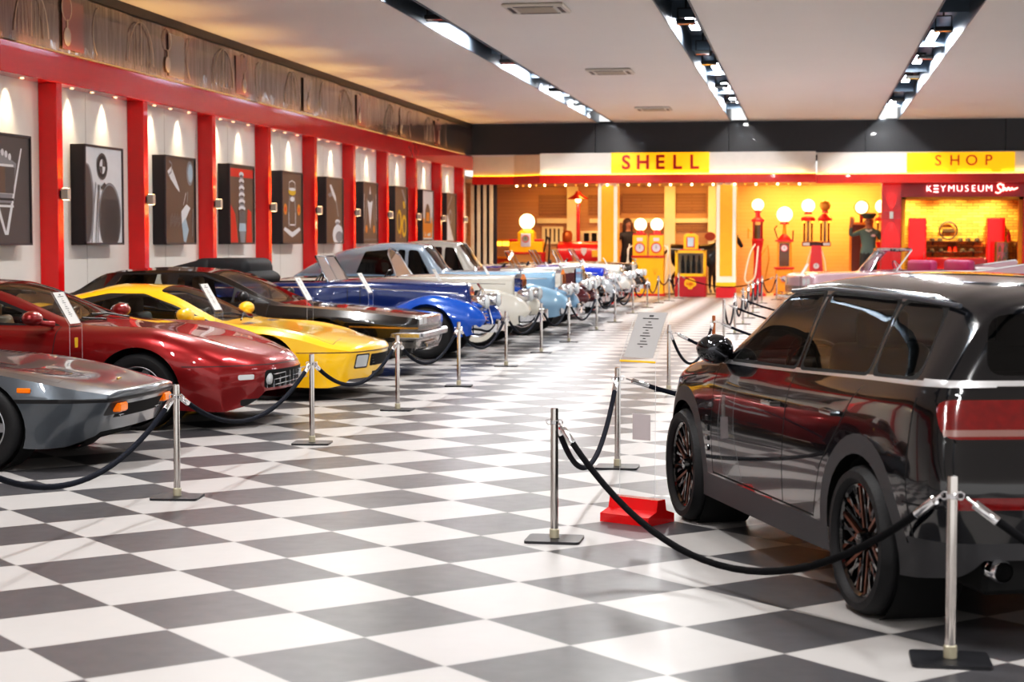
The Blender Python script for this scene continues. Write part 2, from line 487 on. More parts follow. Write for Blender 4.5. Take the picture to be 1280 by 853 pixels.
def film_mat():
    """A glossy printed film: a run of dark photographs of car details, slightly rippled."""
    m, N, L, p = nodes('printed_film')
    g = N.new('ShaderNodeNewGeometry'); sp = N.new('ShaderNodeSeparateXYZ'); L.new(g.outputs['Position'], sp.inputs[0])
    cell = math_n(N, L, 'FLOOR', math_n(N, L, 'DIVIDE', sp.outputs[1], 1.55))
    wn = N.new('ShaderNodeTexWhiteNoise'); wn.noise_dimensions = '1D'; L.new(cell, wn.inputs['W'])
    cr = N.new('ShaderNodeValToRGB'); r = cr.color_ramp; r.interpolation = 'CONSTANT'
    cols = ['2a2626', '4a1216', '14110f', '4a443f', '1a1a26', '3a2c24', '5b1a18', '1c1c1c']
    while len(r.elements) < len(cols): r.elements.new(.5)
    for i, c in enumerate(cols): r.elements[i].position = i / len(cols); r.elements[i].color = lin(c)
    L.new(wn.outputs['Value'], cr.inputs[0])
    nz = N.new('ShaderNodeTexNoise'); nz.inputs['Scale'].default_value = 1.7; nz.inputs['Detail'].default_value = 5; nz.inputs['Distortion'].default_value = 1.4
    L.new(g.outputs['Position'], nz.inputs['Vector'])
    r2 = N.new('ShaderNodeValToRGB'); r2.color_ramp.elements[0].position = .5; r2.color_ramp.elements[1].position = .72
    r2.color_ramp.elements[1].color = lin('6e6660')
    L.new(nz.outputs['Fac'], r2.inputs[0])
    ad = N.new('ShaderNodeMix'); ad.data_type = 'RGBA'; ad.blend_type = 'ADD'; ad.inputs[0].default_value = .7
    L.new(cr.outputs[0], ad.inputs[6]); L.new(r2.outputs[0], ad.inputs[7])
    # lower four fifths lightened, the ceiling's reflection put into the film's colour
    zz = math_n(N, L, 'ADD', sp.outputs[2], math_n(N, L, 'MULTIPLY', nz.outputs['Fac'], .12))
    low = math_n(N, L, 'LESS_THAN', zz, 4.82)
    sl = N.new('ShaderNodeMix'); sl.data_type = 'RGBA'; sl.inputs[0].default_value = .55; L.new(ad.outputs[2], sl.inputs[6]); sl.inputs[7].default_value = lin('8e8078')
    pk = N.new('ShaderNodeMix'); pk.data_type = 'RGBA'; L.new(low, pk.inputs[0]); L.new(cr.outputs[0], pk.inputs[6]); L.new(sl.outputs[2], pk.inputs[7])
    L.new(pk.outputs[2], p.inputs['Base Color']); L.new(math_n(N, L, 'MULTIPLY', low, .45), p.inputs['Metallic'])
    p.inputs['Roughness'].default_value = .22; p.inputs['Coat Weight'].default_value = 1; p.inputs['Coat Roughness'].default_value = .03
    mp = N.new('ShaderNodeMapping'); mp.inputs['Scale'].default_value = (1, 3.2, .7); L.new(g.outputs['Position'], mp.inputs[0])
    n3 = N.new('ShaderNodeTexNoise'); n3.inputs['Scale'].default_value = 1.6; n3.inputs['Detail'].default_value = 2; L.new(mp.outputs[0], n3.inputs['Vector'])
    bp = N.new('ShaderNodeBump'); bp.inputs['Strength'].default_value = .25; bp.inputs['Distance'].default_value = .05
    L.new(n3.outputs['Fac'], bp.inputs['Height']); L.new(bp.outputs['Normal'], p.inputs['Normal'])
    L.new(bp.outputs['Normal'], p.inputs['Coat Normal'])
    return m

def struct(name, mb, mats, smooth=0, parent=None):
    o = mb.obj(name, mats, parent, smooth)
    if not parent: o['kind'] = 'structure'
    return o

# ---- floor, ceiling, left wall
X0, X1, Y0, Y1, ZC = -10.1, 13.0, -7.0, 60.0, 5.1
struct('floor', MB().add([(X0 - .3, Y0, 0), (X1, Y0, 0), (X1, Y1, 0), (X0 - .3, Y1, 0)], [(0, 1, 2, 3)]), floor_mat())
CEIL = mat('ceiling_white', 'f0e9e4', .6, noise=.02, scale=.6)
CH = [(-6.1, -5.62), (-2.24, -1.72), (1.9, 2.5)]
mb = MB(); xs = [X0] + [v for c in CH for v in c] + [X1]
for i in range(0, len(xs), 2): mb.box(((xs[i] + xs[i + 1]) / 2, 22.5, ZC + .25), (xs[i + 1] - xs[i], 59, .5))
struct('ceiling', mb, CEIL)
CHM = mat('channel_dark_steel', '6c7884', .42, .85, bump=.2, scale=3)
for i, (a, b) in enumerate(CH):
    mb = MB()
    mb.box(((a + b) / 2, 22.5, ZC + .44), (b - a, 59, .04)); mb.box((a + .012, 22.5, ZC + .2), (.02, 59, .44)); mb.box((b - .012, 22.5, ZC + .2), (.02, 59, .44))
    for k in range(0, 56, 5): mb.box(((a + b) / 2, -6 + k, ZC + .28), (b - a - .05, .02, .28))
    struct('trim_%d' % (i + 1), mb, CHM)

mb = MB(); mb.box((X0 - .1, 22.5, 2.55), (.2, 59, 5.1)); mb.m(1)
for k in range(-8, 18): mb.box((X0 + .0005, 23.85 + 1.5575 * k * 1.0, 1.9), (.003, .012, 3.6))
struct('wall_left', mb, [mat('white_wall_panels', 'ece8e3', .45, noise=.02), mat('panel_joint', 'b9b4ae', .7)])
FINY = [22.29 + 3.115 * k for k in range(-5, 10)]
for i, y in enumerate(FINY):
    struct('pillar_left_%d' % (i + 1), MB().box((-9.97, y + .09, 1.86), (.26, .18, 3.72), .006), RED)
struct('beam_left', MB().box((-9.96, 22.3, 3.92), (.28, 59, .4), .01), RED)
# the ledge lamp line and the film above the beam
struct('trim_4', MB().box((-9.9, 22.3, 4.13), (.1, 59, .03)), BLACK)
struct('trim_5', MB().box((-9.93, 22.3, 5.03), (.14, 59, .14)), BLACK)
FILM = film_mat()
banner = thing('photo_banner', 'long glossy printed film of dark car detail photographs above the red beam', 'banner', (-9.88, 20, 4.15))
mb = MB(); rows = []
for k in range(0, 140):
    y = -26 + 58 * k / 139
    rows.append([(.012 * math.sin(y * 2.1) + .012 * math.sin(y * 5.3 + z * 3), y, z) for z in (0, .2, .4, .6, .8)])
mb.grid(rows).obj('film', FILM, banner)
# outlines of the photographed details on the film
FW = mat('film_pale_print', 'a89e96', .25, 0, coat=1); FG = mat('film_grey_print', '8a7e76', .22, .2, coat=1); FR = mat('film_red_print', '8a4a42', .22, .2, coat=1)
def arc(mb, cy, cz, ry, rz, a0, a1, r=.012, n=16): mb.tube([(.024, cy + ry * math.cos(math.radians(a0 + (a1 - a0) * i / n)), cz + rz * math.sin(math.radians(a0 + (a1 - a0) * i / n))) for i in range(n + 1)], r * .42, 4)
for k, y in enumerate([.6, 4.4, 8.2, 12.3, 16.4, 20.5, 25.]):
    mb = MB(); arc(mb, y + 1.0, .12, .5, .62, 0, 180, .02); mb.tube([(.024, y + 1, .1), (.024, y + 1, .74)], .006, 4)
    for j in range(7): mb.tube([(.02, y + .62 + .125 * j, .1), (.02, y + .62 + .125 * j, .12 + .6 * math.sqrt(max(0, 1 - ((.125 * j - .38) / .5) ** 2)))], .003, 4)
    mb.obj('grille_print', FW, banner)
    mb = MB(); arc(mb, y + 2.1, .6, .16, .17, 0, 360, .016); mb.tube([(.03, y + 2.1, .45), (.03, y + 2.1, .3)], .012, 4); mb.ball((.03, y + 2.1, .22), (.012, .12, .13), 10)
    mb.obj('mascot_print', FW, banner)
    mb = MB(); arc(mb, y + 3.2, .4, .22, .34, 90, 250, .014); mb.obj('lamp_print', FW, banner)
for k, y in enumerate([-.2, 2.9, 6.9, 10.2, 14.4, 18.6, 22.8, 26.9]):
    mb = MB(); mb.box((.022, y, .38), (.004, .7, .66)); mb.obj('tinted_print', FR if k % 2 else FG, banner)

# ---- soffit downlights over the white bays, sconces on the fins
DLH = mat('downlight_lamp', 'fff0d0', .4, emit=9, ecol='ffd9a0')
def spot(name, loc, rot, e, ang, col=(1, .78, .5), blend=.6, r=.03):
    l = bpy.data.lights.new(name, 'SPOT'); l.energy = e; l.spot_size = math.radians(ang); l.spot_blend = blend; l.color = col; l.shadow_soft_size = r
    o = bpy.data.objects.new(name, l); COL.objects.link(o); o.location = loc; o.rotation_euler = rot; return o
def area(name, loc, rot, e, sx, sy, col=(1, 1, 1)):
    l = bpy.data.lights.new(name, 'AREA'); l.shape = 'RECTANGLE'; l.size = sx; l.size_y = sy; l.energy = e; l.color = col
    o = bpy.data.objects.new(name, l); COL.objects.link(o); o.location = loc; o.rotation_euler = rot; return o
def ordn(n): return '%d%s' % (n, 'th' if 10 < n % 100 < 14 else {1: 'st', 2: 'nd', 3: 'rd'}.get(n % 10, 'th'))
for y_ in (6, 16, 26, 36, 46): area('ledge_lamp', (-9.8, y_, 4.145), (PI, math.radians(-25), 0), 16, .05, 9.6, (1, .5, .16))
ordw = ['first', 'second', 'third', 'fourth', 'fifth', 'sixth', 'seventh', 'eighth', 'ninth', 'tenth', 'eleventh', 'twelfth', 'thirteenth', 'fourteenth', 'fifteenth', 'sixteenth']
dl = None
PICN = ['above the V-emblem picture', 'above the white car grille picture', 'above the dark chrome details picture', 'above the red and chrome picture', 'above the picture of a symmetrical bonnet', 'above the picture of a winged mascot', 'above the picture of a pale pointed grille', 'above the picture with yellow glow', 'above the pale picture of an orange bus', 'above the picture of a folded white edge']
for i, y in enumerate(FINY[:-1]):
    for j, dy in enumerate((.85, 1.55, 2.4)):
        if i < 4: continue
        lab = 'round downlight, %s of three %s' % (['nearest', 'middle', 'farthest'][j], PICN[i - 4])
        if dl is None:
            dl = thing('soffit_downlight', lab, 'downlight', (-9.99, y + dy, 3.717), 0, 'downlights under the red beam')
            MB().lathe([(0, -.002), (.03, -.002)], 14).obj('lamp', DLH, dl)
            MB().lathe([(.03, 0), (.03, -.008), (.045, -.008), (.045, 0)], 14).obj('bezel', STEEL, dl)
        else: dup(dl, (-9.99, y + dy, 3.717), 0, lab, 'downlights under the red beam')
    if i >= 2:
        for dy in (.95, 2.15): spot('bay_lamp', (-10.0, y + dy, 3.7), (0, 0, 0), 75, 72, blend=1)
sc = None
for i, y in enumerate(FINY):
    if i < 4: continue
    lab = 'white wall sconce on the red fin %s' % (['left of', 'left of', 'left of', 'left of', 'left of', 'left of', 'left of', 'left of', 'left of', 'left of', 'right of'][i - 4] + ' ' + (PICN[min(i - 4, 9)].split(' ', 1)[1]))
    if sc is None:
        sc = thing('wall_sconce', lab, 'sconce', (-9.84, y + .09, 2.25), 0, 'sconces on the red fins')
        b = MB(); b.box((.075, 0, 0), (.1, .1, .15), .006); b.obj('housing', mat('pale_aluminium', 'cfcac4', .35, .6), sc)
        b = MB(); b.box((.013, 0, 0), (.026, .07, .09)); b.obj('bracket', BLACK, sc)
        
        for q in (1, -1): b = MB(); b.box((.075, 0, q * .0765), (.07, .07, .003)); b.obj('lens', DLH, sc)
    else: dup(sc, (-9.84, y + .09, 2.25), 0, lab, 'sconces on the red fins')
    for s in (1, -1): spot('sconce_lamp', (-9.775, y + .09, 2.25 + s * .09), (0 if s < 0 else PI, 0, 0), 80, 66, (1, .58, .2), 1, .02)

# ---- framed pictures
PB = mat('print_black', '241f1e', .5); PBR = mat('print_brown', '6c5546', .5); PWH = mat('print_white', 'dcdbe0', .5); PGY = mat('print_grey', '8b8a90', .5)
PRD = mat('print_red', 'd8301c', .5); POR = mat('print_orange', 'e08a20', .5); PYE = mat('print_yellow', 'd9b020', .5); PDK = mat('print_dark_grey', '5a5251', .5); PBL = mat('print_pale_blue', 'a9bccb', .5)
def picture(y, label, bg, draw):
    t = thing('framed_picture', label, 'picture', (-10.1, y, 1.57), 0, 'framed photographs on the left wall')
    W_, H_ = 1.39, 1.4
    b = MB(); b.box((.1, W_ / 2, H_ / 2), (.2, W_, H_), .004); b.obj('box_frame', mat('frame_charcoal', '26252a', .4), t)
    b = MB()
    for c, d in (((.212, W_ / 2, .015), (.02, W_, .03)), ((.212, W_ / 2, H_ - .015), (.02, W_, .03)), ((.212, .015, H_ / 2), (.02, .03, H_)), ((.212, W_ - .015, H_ / 2), (.02, .03, H_))): b.box(c, d)
    b.obj('frame_lip', mat('frame_lip_grey', '45434a', .35, .3), t)
    L_ = [PB, PBR, PWH, PGY, PRD, POR, PYE, PDK, PBL]
    b = MB(T=tra(.2015, .03, .03)); b.m(bg)
    b.poly([(0, 0, 0), (0, 1.33, 0), (0, 1.33, 1.34), (0, 0, 1.34)])
    lv = [0]
    def P(pts, mi):
        lv[0] += .0004; b.m(mi); b.poly([(lv[0], u, v) for u, v in pts])
    draw(P); b.obj('print', L_, t, 0)
    return t
def stroke(P, pts, w, mi):
    for a, c in zip(pts, pts[1:]):
        a = Vector(a); c = Vector(c); n = (c - a).normalized(); n = Vector((-n.y, n.x)) * w / 2
        P([tuple(a - n), tuple(c - n), tuple(c + n), tuple(a + n)], mi)
def clip(pts): return [(min(1.33, max(0, u)), min(1.34, max(0, v))) for u, v in pts]
def d1(P):
    P([(.62, .1), (.7, .1), (1.12, 1.2), (1.08, 1.2)], 2); P([(.6, .1), (.66, .1), (.2, .9), (.08, .9)], 2)
    P([(.25, .5), (.8, .5), (.95, 1.0), (.6, 1.12), (.1, 1.0)], 3)
    for k in range(7): stroke(P, [(.3, .46 + .085 * k), (.86, .46 + .085 * k)], .03, 0 if k % 2 else 2)
    P([(.3, .62), (.62, .62), (.62, .95), (.3, .95)], 1); P([(.62, .62), (.85, .62), (.9, .95), (.62, .95)], 7)
    for k in range(6): P(circ(.25 + .1 * k, 1.08 + .05 * math.sin(k * .63), .045, 10), 2)
def d2(P):
    P(clip(circ(.88, .36, .42, 30, .5)), 3); P(clip(circ(.88, .34, .38, 30, .48)), 7)
    for k in range(14): stroke(P, [(.56 + .045 * k, .02), (.6 + .045 * k, .62)], .008, 0)
    P(clip(circ(.06, .55, .24, 24, .56)), 3); P(clip(circ(.04, .55, .2, 24, .54)), 7)
    stroke(P, [(.36, .85), (.2, .0)], .03, 3); stroke(P, [(.46, .82), (.34, .0)], .02, 7); stroke(P, [(.5, .82), (.42, .0)], .02, 3)
    P(circ(.6, 1.08, .19, 26), 7); P(circ(.6, 1.08, .155, 26), 0); P(circ(.6, 1.08, .105, 24), 2)
    for a in (0, 180): P([(.6, 1.08)] + [(.6 + .103 * math.cos(math.radians(a + 9 * i)), 1.08 + .103 * math.sin(math.radians(a + 9 * i))) for i in range(11)], 7)
    P([(.54, .78), (.66, .86), (.74, .82), (.62, .74)], 7)
def d3(P):
    P([(.1, 1.12), (.28, 1.2), (.62, .86), (.64, .8), (.5, .86), (.24, 1.0)], 2); stroke(P, [(.14, 1.05), (.28, 1.12), (.3, 1.24), (.18, 1.28)], .03, 3)
    P(clip(circ(1.12, 1.12, .16, 22, .2)), 3); P(clip(circ(1.14, 1.12, .11, 20, .15)), 8)
    P([(.7, .5), (.95, .62), (1.12, .56), (.86, .34), (.72, .3)], 2); P([(.72, .3), (.9, .4), (1.04, .2), (.9, .0), (.8, .02)], 8)
    stroke(P, [(.8, .6), (.92, .8)], .02, 2); stroke(P, [(.98, .64), (1.0, .82)], .03, 3); stroke(P, [(.1, .2), (.1, .5)], .02, 1)
    for k in range(8): stroke(P, [(.2 + .06 * k, .25 + .03 * (k % 3)), (.22 + .06 * k, .42 + .04 * (k % 2))], .014, 3)
    stroke(P, [(1.2, .1), (1.24, .55)], .03, 3)
def d4(P):
    P([(0, 1.15), (1.33, 1.15), (1.33, 1.3), (0, 1.3)], 4); P([(0, 0), (.45, 0), (.3, .5), (0, .7)], 4); P([(.9, 0), (1.25, 0), (1.2, .55), (1.0, .6)], 4)
    for k in range(6):
        z = 1.2 - .12 * k; w = .13 + .012 * k
        P(circ(.66, z, w, 18, .05), 2); P(circ(.66, z - .035, w * .7, 16, .03), 7); P(circ(.66, z - .06, w * .95, 16, .02), 3)
    P([(.5, .3), (.84, .3), (.86, .56), (.48, .56)], 7)
    for k in range(5): stroke(P, [(.52 + .07 * k, .3), (.52 + .07 * k, .56)], .02, 3)
    P([(.46, .2), (.88, .2), (.84, .34), (.5, .34)], 8); P([(.55, .0), (.8, .0), (.84, .2), (.5, .2)], 3)
def d5(P):
    for s in (1, -1):
        P([(.66, .2), (.66 + s * .5, .3), (.66 + s * .58, .24), (.66 + s * .2, .14), (.66, .1)], 2)
        stroke(P, [(.66 + s * .22, .3), (.66 + s * .24, .6), (.66 + s * .16, .9)], .07, 3); stroke(P, [(.66 + s * .22, .34), (.66 + s * .23, .58)], .025, 2)
        P(circ(.66 + s * .46, .64, .11, 14), 5); P(circ(.66 + s * .46, .64, .05, 12), 4)
        stroke(P, [(.66 + s * .22, 1.0), (.66 + s * .2, 1.16), (.66, 1.2)], .02, 2)
    P(circ(.66, .98, .25, 18, .07), 6); P(circ(.66, 1.03, .24, 18, .03), 2); P(circ(.66, .84, .14, 16, .05), 2); stroke(P, [(.5, .34), (.82, .34)], .03, 2)
def d6(P):
    P([(.3, 1.2), (.42, 1.22), (.78, .98), (.86, .8), (.7, .9), (.5, 1.0)], 2); P([(.15, 1.0), (.4, 1.06), (.5, .98), (.3, .94)], 3)
    stroke(P, [(.8, .9), (.98, .55)], .06, 3); P(circ(.92, .44, .2, 18, .05), 2); stroke(P, [(.92, .3), (.92, .44)], .24, 3)
    P(clip(circ(.95, .16, .44, 26, .22)), 2); P(clip(circ(1.05, .12, .3, 22, .12)), 3)
def d7(P):
    P([(.66, .3), (.42, .95), (.9, .95)], 2); P(circ(.66, 1.05, .22, 18, .14), 7); P([(.6, 1.1), (.66, 1.3), (.74, 1.1)], 2)
    for s in (1, -1):
        stroke(P, [(.66 + s * .3, 1.0), (.66 + s * .4, .55), (.66 + s * .62, .2)], .05, 3); P(circ(.66 + s * .36, .3, .09, 12), 5); stroke(P, [(.66 + s * .55, 1.1), (.66 + s * .6, .5)], .03, 2)
    for k in range(10): P(circ(.1 + .125 * k, .06, .03, 8), 3)
def d8(P):
    P(circ(.5, .5, .24, 18, .3), 6); P(circ(.46, .5, .15, 16, .22), 1); P(circ(1.0, .4, .26, 18, .28), 6); P(circ(1.02, .4, .14, 16, .18), 1)
    P([(.7, 1.3), (.9, 1.3), (1.25, 1.0), (1.2, .9)], 3); P([(.86, 1.0), (1.05, 1.02), (1.12, .86), (.95, .82)], 6); stroke(P, [(.6, .1), (.7, .4)], .05, 5)
def d9(P):
    P([(.12, .12), (1.2, .12), (1.2, .5), (.12, .5)], 5); P([(.3, .5), (1.02, .5), (.95, .85), (.75, 1.0), (.55, 1.0), (.38, .85)], 1); P([(.45, .55), (.9, .55), (.86, .78), (.5, .78)], 5)
    for a, c in (((.08, .06), (1.24, .06)), ((.08, .06), (.08, .75)), ((1.24, .06), (1.24, .75))): stroke(P, [a, c], .03, 0)
    P([(.3, .16), (.42, .16), (.36, .3)], 2); P([(.6, .16), (1.0, .16), (1.0, .26), (.6, .22)], 2); P(circ(.16, .45, .12, 12, .2), 5); P(circ(1.16, .45, .12, 12, .2), 5)
def d10(P):
    P([(0, 0), (1.1, 0), (.1, .8), (0, .8)], 2); P(circ(.55, .72, .24, 20, .2), 3); P(circ(.58, .7, .15, 18, .13), 1); stroke(P, [(.2, .95), (.8, 1.3)], .06, 3); stroke(P, [(.75, .2), (1.2, 1.1)], .04, 7)
specs = [('black picture of a chrome V-shaped bonnet emblem, nearest on the left wall', 7, d1), ('pale picture of a white car with a round emblem between dark grilles', 2, d2),
         ('dark brown picture of scattered chrome car details', 1, d3), ('red and brown picture of a vertical stack of chrome rings', 1, d4),
         ('brown picture of a symmetrical bonnet with orange lamps', 1, d5), ('brown picture of a winged chrome mascot on a cap', 1, d6),
         ('brown picture of a pale pointed grille seen from above', 1, d7), ('dark picture with two glowing yellow lamps', 1, d8), ('pale picture of an orange bus front', 2, d9),
         ('brown picture of a folded white edge, farthest on the left wall', 1, d10)]
for i, (lab, bg, dr) in enumerate(specs):
    y = 23.3 + 3.115 * (i - 1)
    if i == 0: y = 20.19
    picture(y, 'square box-framed ' + lab, bg, dr)

# ---- ceiling lamps in the channels
LED = mat('led_panel', 'ffffff', .4, emit=28, ecol='eef4ff')
LEDY = [[31, 38, 43.5, 47.8, 18, 11, 4, 24.5 - 2.5], [30.7, 38.3, 43, 47.4, 22.5, 15, 8, 1], [33.2, 41.8, 48.9, 37.4, 26.2 - 4, 15, 8, 1]]
led = None; cn = ['left', 'middle', 'right']; cx = [(a + b) / 2 for a, b in CH]
for c in range(3):
    vis = sorted(y for y in LEDY[c] if y > 24)
    for y in LEDY[c]:
        nm = 'long white LED lamp in the %s ceiling channel, %s' % (cn[c], (ordw[vis.index(y)] + ' from the front of the channel') if y in vis else 'above and behind the camera side')
        if y in vis:
            if led is None:
                led = thing('led_lamp', nm, 'ceiling lamp', (cx[c], y, ZC + .24), 0, 'LED lamps in the ceiling channels')
                b = MB(); b.box((0, 0, .03), (.2, 1.7, .05), .01); b.obj('housing', BLACK, led)
                b = MB(); b.box((0, 0, .0), (.15, 1.6, .008)); b.obj('diffuser', LED, led)
            else: dup(led, (cx[c], y, ZC + .24), 0, nm, 'LED lamps in the ceiling channels')
        area('channel_lamp', (cx[c], y, ZC + .22), (0, 0, 0), 150, .15, 1.6, (1, .985, .965))
SPM = BLACK
for y_ in (13, 19, 25, 30.5, 35.5, 40.5, 45.5, 49.5): spot('added_wall_light', (-5.86, y_, ZC + .08), (0, math.radians(57), 0), 300, 100, (1, .96, .9), .9, .06)  # added spots in the left channel, put in to brighten the left wall
st = None
for c, ys in enumerate(([27.7, 34.6, 41.2, 45.6], [28.9, 33.6, 35.6, 40.8, 45.4], [25.6, 30.6, 35.2, 39.4, 45.5])):
    for k, y in enumerate(ys):
        nm = 'black ceiling spotlight hanging in the %s channel, %s from the near end' % (cn[c], ordw[k])
        if st is None:
            st = thing('track_spotlight', nm, 'spotlight', (cx[c], y, ZC + .42), 0, 'black spotlights in the ceiling channels')
            b = MB(); b.box((0, 0, -.36), (.3, .24, .07), .012); b.box((0, .1, -.36), (.32, .02, .09)); b.obj('lamp_head', SPM, st)
            b = MB(); b.tube([(-.13, 0, -.33), (-.13, 0, -.14), (.13, 0, -.14), (.13, 0, -.33)], .012, 6); b.cyl((0, 0, -.14), (0, 0, 0), .015, 8); b.obj('yoke', SPM, st)
            b = MB(); b.box((0, 0, -.397), (.24, .18, .004)); b.obj('lens', LENS, st)
        else: dup(st, (cx[c], y, ZC + .42), 0, nm, 'black spotlights in the ceiling channels')
vt = None
for k, y in enumerate((26.2, 36.1, 46.4)):
    nm = ['nearest', 'middle', 'farthest'][k] + ' white square air conditioning cassette set in the ceiling'
    if vt is None:
        vt = thing('ceiling_vent', nm, 'air vent', (-4.0, y, ZC - .03), 0, 'air vents in the ceiling')
        b = MB(); b.box((0, 0, .0), (.92, .92, .05), .02); b.obj('frame', mat('vent_white', 'd6d0c6', .5), vt)
        for s in (1, -1):
            b = MB(); b.box((s * .37, 0, -.026), (.06, .6, .006)); b.obj('outlet_slot', BLACK, vt)
            b = MB(); b.box((0, s * .37, -.026), (.6, .06, .006)); b.obj('outlet_slot', BLACK, vt)
        b = MB(); b.box((0, 0, -.028), (.56, .56, .012), .004)
        b.obj('grille', mat('vent_grille', 'b7ab9a', .6), vt)
    else: dup(vt, (-4.0, y, ZC - .03), 0, nm, 'air vents in the ceiling')

# ---- far end: dark upper band, canopy, columns, back walls
UPP = mat('dark_blue_grey_panel', '32353b', .35, coat=.2)
mb = MB(); 
for k in range(6):
    a = -10.1 + 3.9 * k; mb.box((a + 1.95, 52.1, 4.55), (3.89, .1, 1.15), .004)
mb.box((1.5, 52.2, 4.55), (23.2, .1, 1.2))
struct('wall_back_upper', mb, UPP)
FAS = mat('fascia_white', 'e6e1da', .5); FASC = mat('fascia_cream', 'e8dcc4', .5)
def fascia(path, z0, z1, d, mats, name):
    b = MB()
    for (p, q) in zip(path, path[1:]):
        b.add([(p[0], p[1], z0), (q[0], q[1], z0), (q[0], q[1], z1), (p[0], p[1], z1), (p[0], p[1] + d, z0), (q[0], q[1] + d, z0), (q[0], q[1] + d, z1), (p[0], p[1] + d, z1)],
              [(0, 1, 2, 3), (4, 7, 6, 5), (3, 2, 6, 7), (0, 4, 5, 1), (0, 3, 7, 4), (1, 5, 6, 2)])
    return struct(name, b, mats)
PTH = [(-9.84, 51.9), (-8.6, 51.9), (-7.72, 51.2), (.2, 51.2), (.24, 51.55), (7.5, 51.55), (9, 51.55)]
fascia(PTH[:2], 3.5, 4.12, .12, FASC, 'trim_6'); fascia(PTH[1:3], 3.5, 4.15, .12, FASC, 'trim_7'); fascia(PTH[2:4], 3.58, 4.18, .12, FAS, 'trim_8'); fascia(PTH[4:], 3.56, 4.13, .12, FAS, 'trim_9')
RB = [(p[0], p[1] - .12) for p in PTH]
fascia(RB[:4], 3.30, 3.54, .25, mat('canopy_red', 'c8200e', .3, coat=.4), 'trim_10'); fascia(RB[3:], 3.28, 3.53, .25, MATS['canopy_red'], 'trim_11')
LEDW = mat('warm_led_line', 'ffc040', .4, emit=2.6, ecol='ffae20')
fascia([(p[0], p[1] - .06) for p in PTH], 3.542, 3.562, .05, LEDW, 'trim_12')
mb = MB(); mb.box((-.4, 54.3, 3.42), (19.5, 4.6, .1)); mb.box((-3.76, 51.64, 3.42), (7.9, .72, .1)); struct('ceiling_canopy', mb, mat('canopy_soffit', 'd8b688', .6))
mb = MB(); mb.box((0, 54, 4.15), (20, 4.2, .06)); struct('roof_canopy', mb, FAS)
for i in range(13):
    area('soffit_strip', (-7.2 + .95 * i if i < 8 else -.2 + 1.2 * (i - 7), 51.12 if i < 8 else 51.45, 3.6), (math.radians(115), 0, 0), .7, .9, .05, (1, .72, .3))
# bulbs along the canopy edge
BULB = mat('lit_bulb', 'fff0c0', .3, emit=16, ecol='ffd890'); BULBD = mat('dim_bulb', 'e0a040', .3, emit=2.2, ecol='ff9838')
bp = []
for a, c, n in ((RB[1], RB[2], 4), (RB[2], RB[3], 26)):
    for k in range(n):
        t = (k + .5) / n; bp.append((a[0] + (c[0] - a[0]) * t, a[1] + (c[1] - a[1]) * t))
bulb = [None, None]
for k, (x, y) in enumerate(bp):
    s = k % 2; loc = (x, y + .03, 3.30)
    if bulb[s] is None:
        o = thing('canopy_bulb', 'small round bulb in the row along the red canopy edge', 'bulb', loc, 0, 'bulbs along the canopy edge')
        b = MB(); b.ball((0, 0, -.05), .03 if s == 0 else .02, 12); b.obj('globe', BULB if s == 0 else BULBD, o)
        b = MB(); b.cyl((0, 0, 0), (0, 0, -.03), .014, 8); b.obj('socket', BLACK, o); bulb[s] = o
    else: o = dup(bulb[s], loc, 0)
    o['label'] = 'small %s bulb under the red canopy band, %s from the left end' % ('bright' if s == 0 else 'dim', ordn(k + 1))
# columns
def column(x, name):
    b = MB(); w = .56
    b.m(0).box((x, 51.5, .15), (w, w, .30)); b.m(1).box((x, 51.5, .37), (w, w, .14)); b.m(2).box((x, 51.5, 1.9), (w, w, 2.92))
    b.m(3).box((x, 51.5 - w / 2, 1.93), (w - .2, .03, 2.62)); b.box((x - w / 2, 51.5, 1.93), (.03, w - .2, 2.62)); b.box((x + w / 2, 51.5, 1.93), (.03, w - .2, 2.62))
    struct(name, b, [mat('column_red', 'c01a20', .35), YEL, FASC, mat('column_yellow', 'f2a51a', .4)])
column(-5.74, 'column_left'); column(-2.32, 'column_right')
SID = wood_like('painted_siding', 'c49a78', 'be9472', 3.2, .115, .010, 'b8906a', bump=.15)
SIDD = wood_like('taupe_siding', '9a7660', '927058', 3.2, .1, .010, '806048', bump=.15)  # taupe boards of the facade panels
BRK = wood_like('painted_brick', 'c8a48a', 'c09c82', .42, .14, .010, 'b4907a', bump=.2)
mb = MB(); mb.box((-4.4, 56.6, 1.8), (13.2, .2, 3.6)); mb.m(1).box((5.7, 56.6, 1.8), (7.0, .2, 3.6)); mb.m(1).box((-10.3, 54.4, 1.8), (.2, 4.6, 3.6))
struct('wall_back', mb, [SID, BRK])
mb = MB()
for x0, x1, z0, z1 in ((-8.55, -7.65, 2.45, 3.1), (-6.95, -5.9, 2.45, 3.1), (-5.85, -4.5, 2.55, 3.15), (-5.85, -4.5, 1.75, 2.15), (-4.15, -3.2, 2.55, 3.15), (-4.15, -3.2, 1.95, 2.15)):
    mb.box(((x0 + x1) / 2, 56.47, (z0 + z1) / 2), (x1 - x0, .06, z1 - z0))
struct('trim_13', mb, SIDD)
mb = MB()
for x in (-7.45, -4.33, -2.95): mb.box((x, 56.4, 1.8), (.34, .2, 3.6))
mb.box((-8.1, 56.44, 2.28), (1.0, .12, .16)); mb.box((-5.7, 56.44, 2.28), (2.4, .12, .14)); mb.box((-3.7, 56.44, 2.28), (1.2, .12, .14))
struct('trim_14', mb, CREAM)
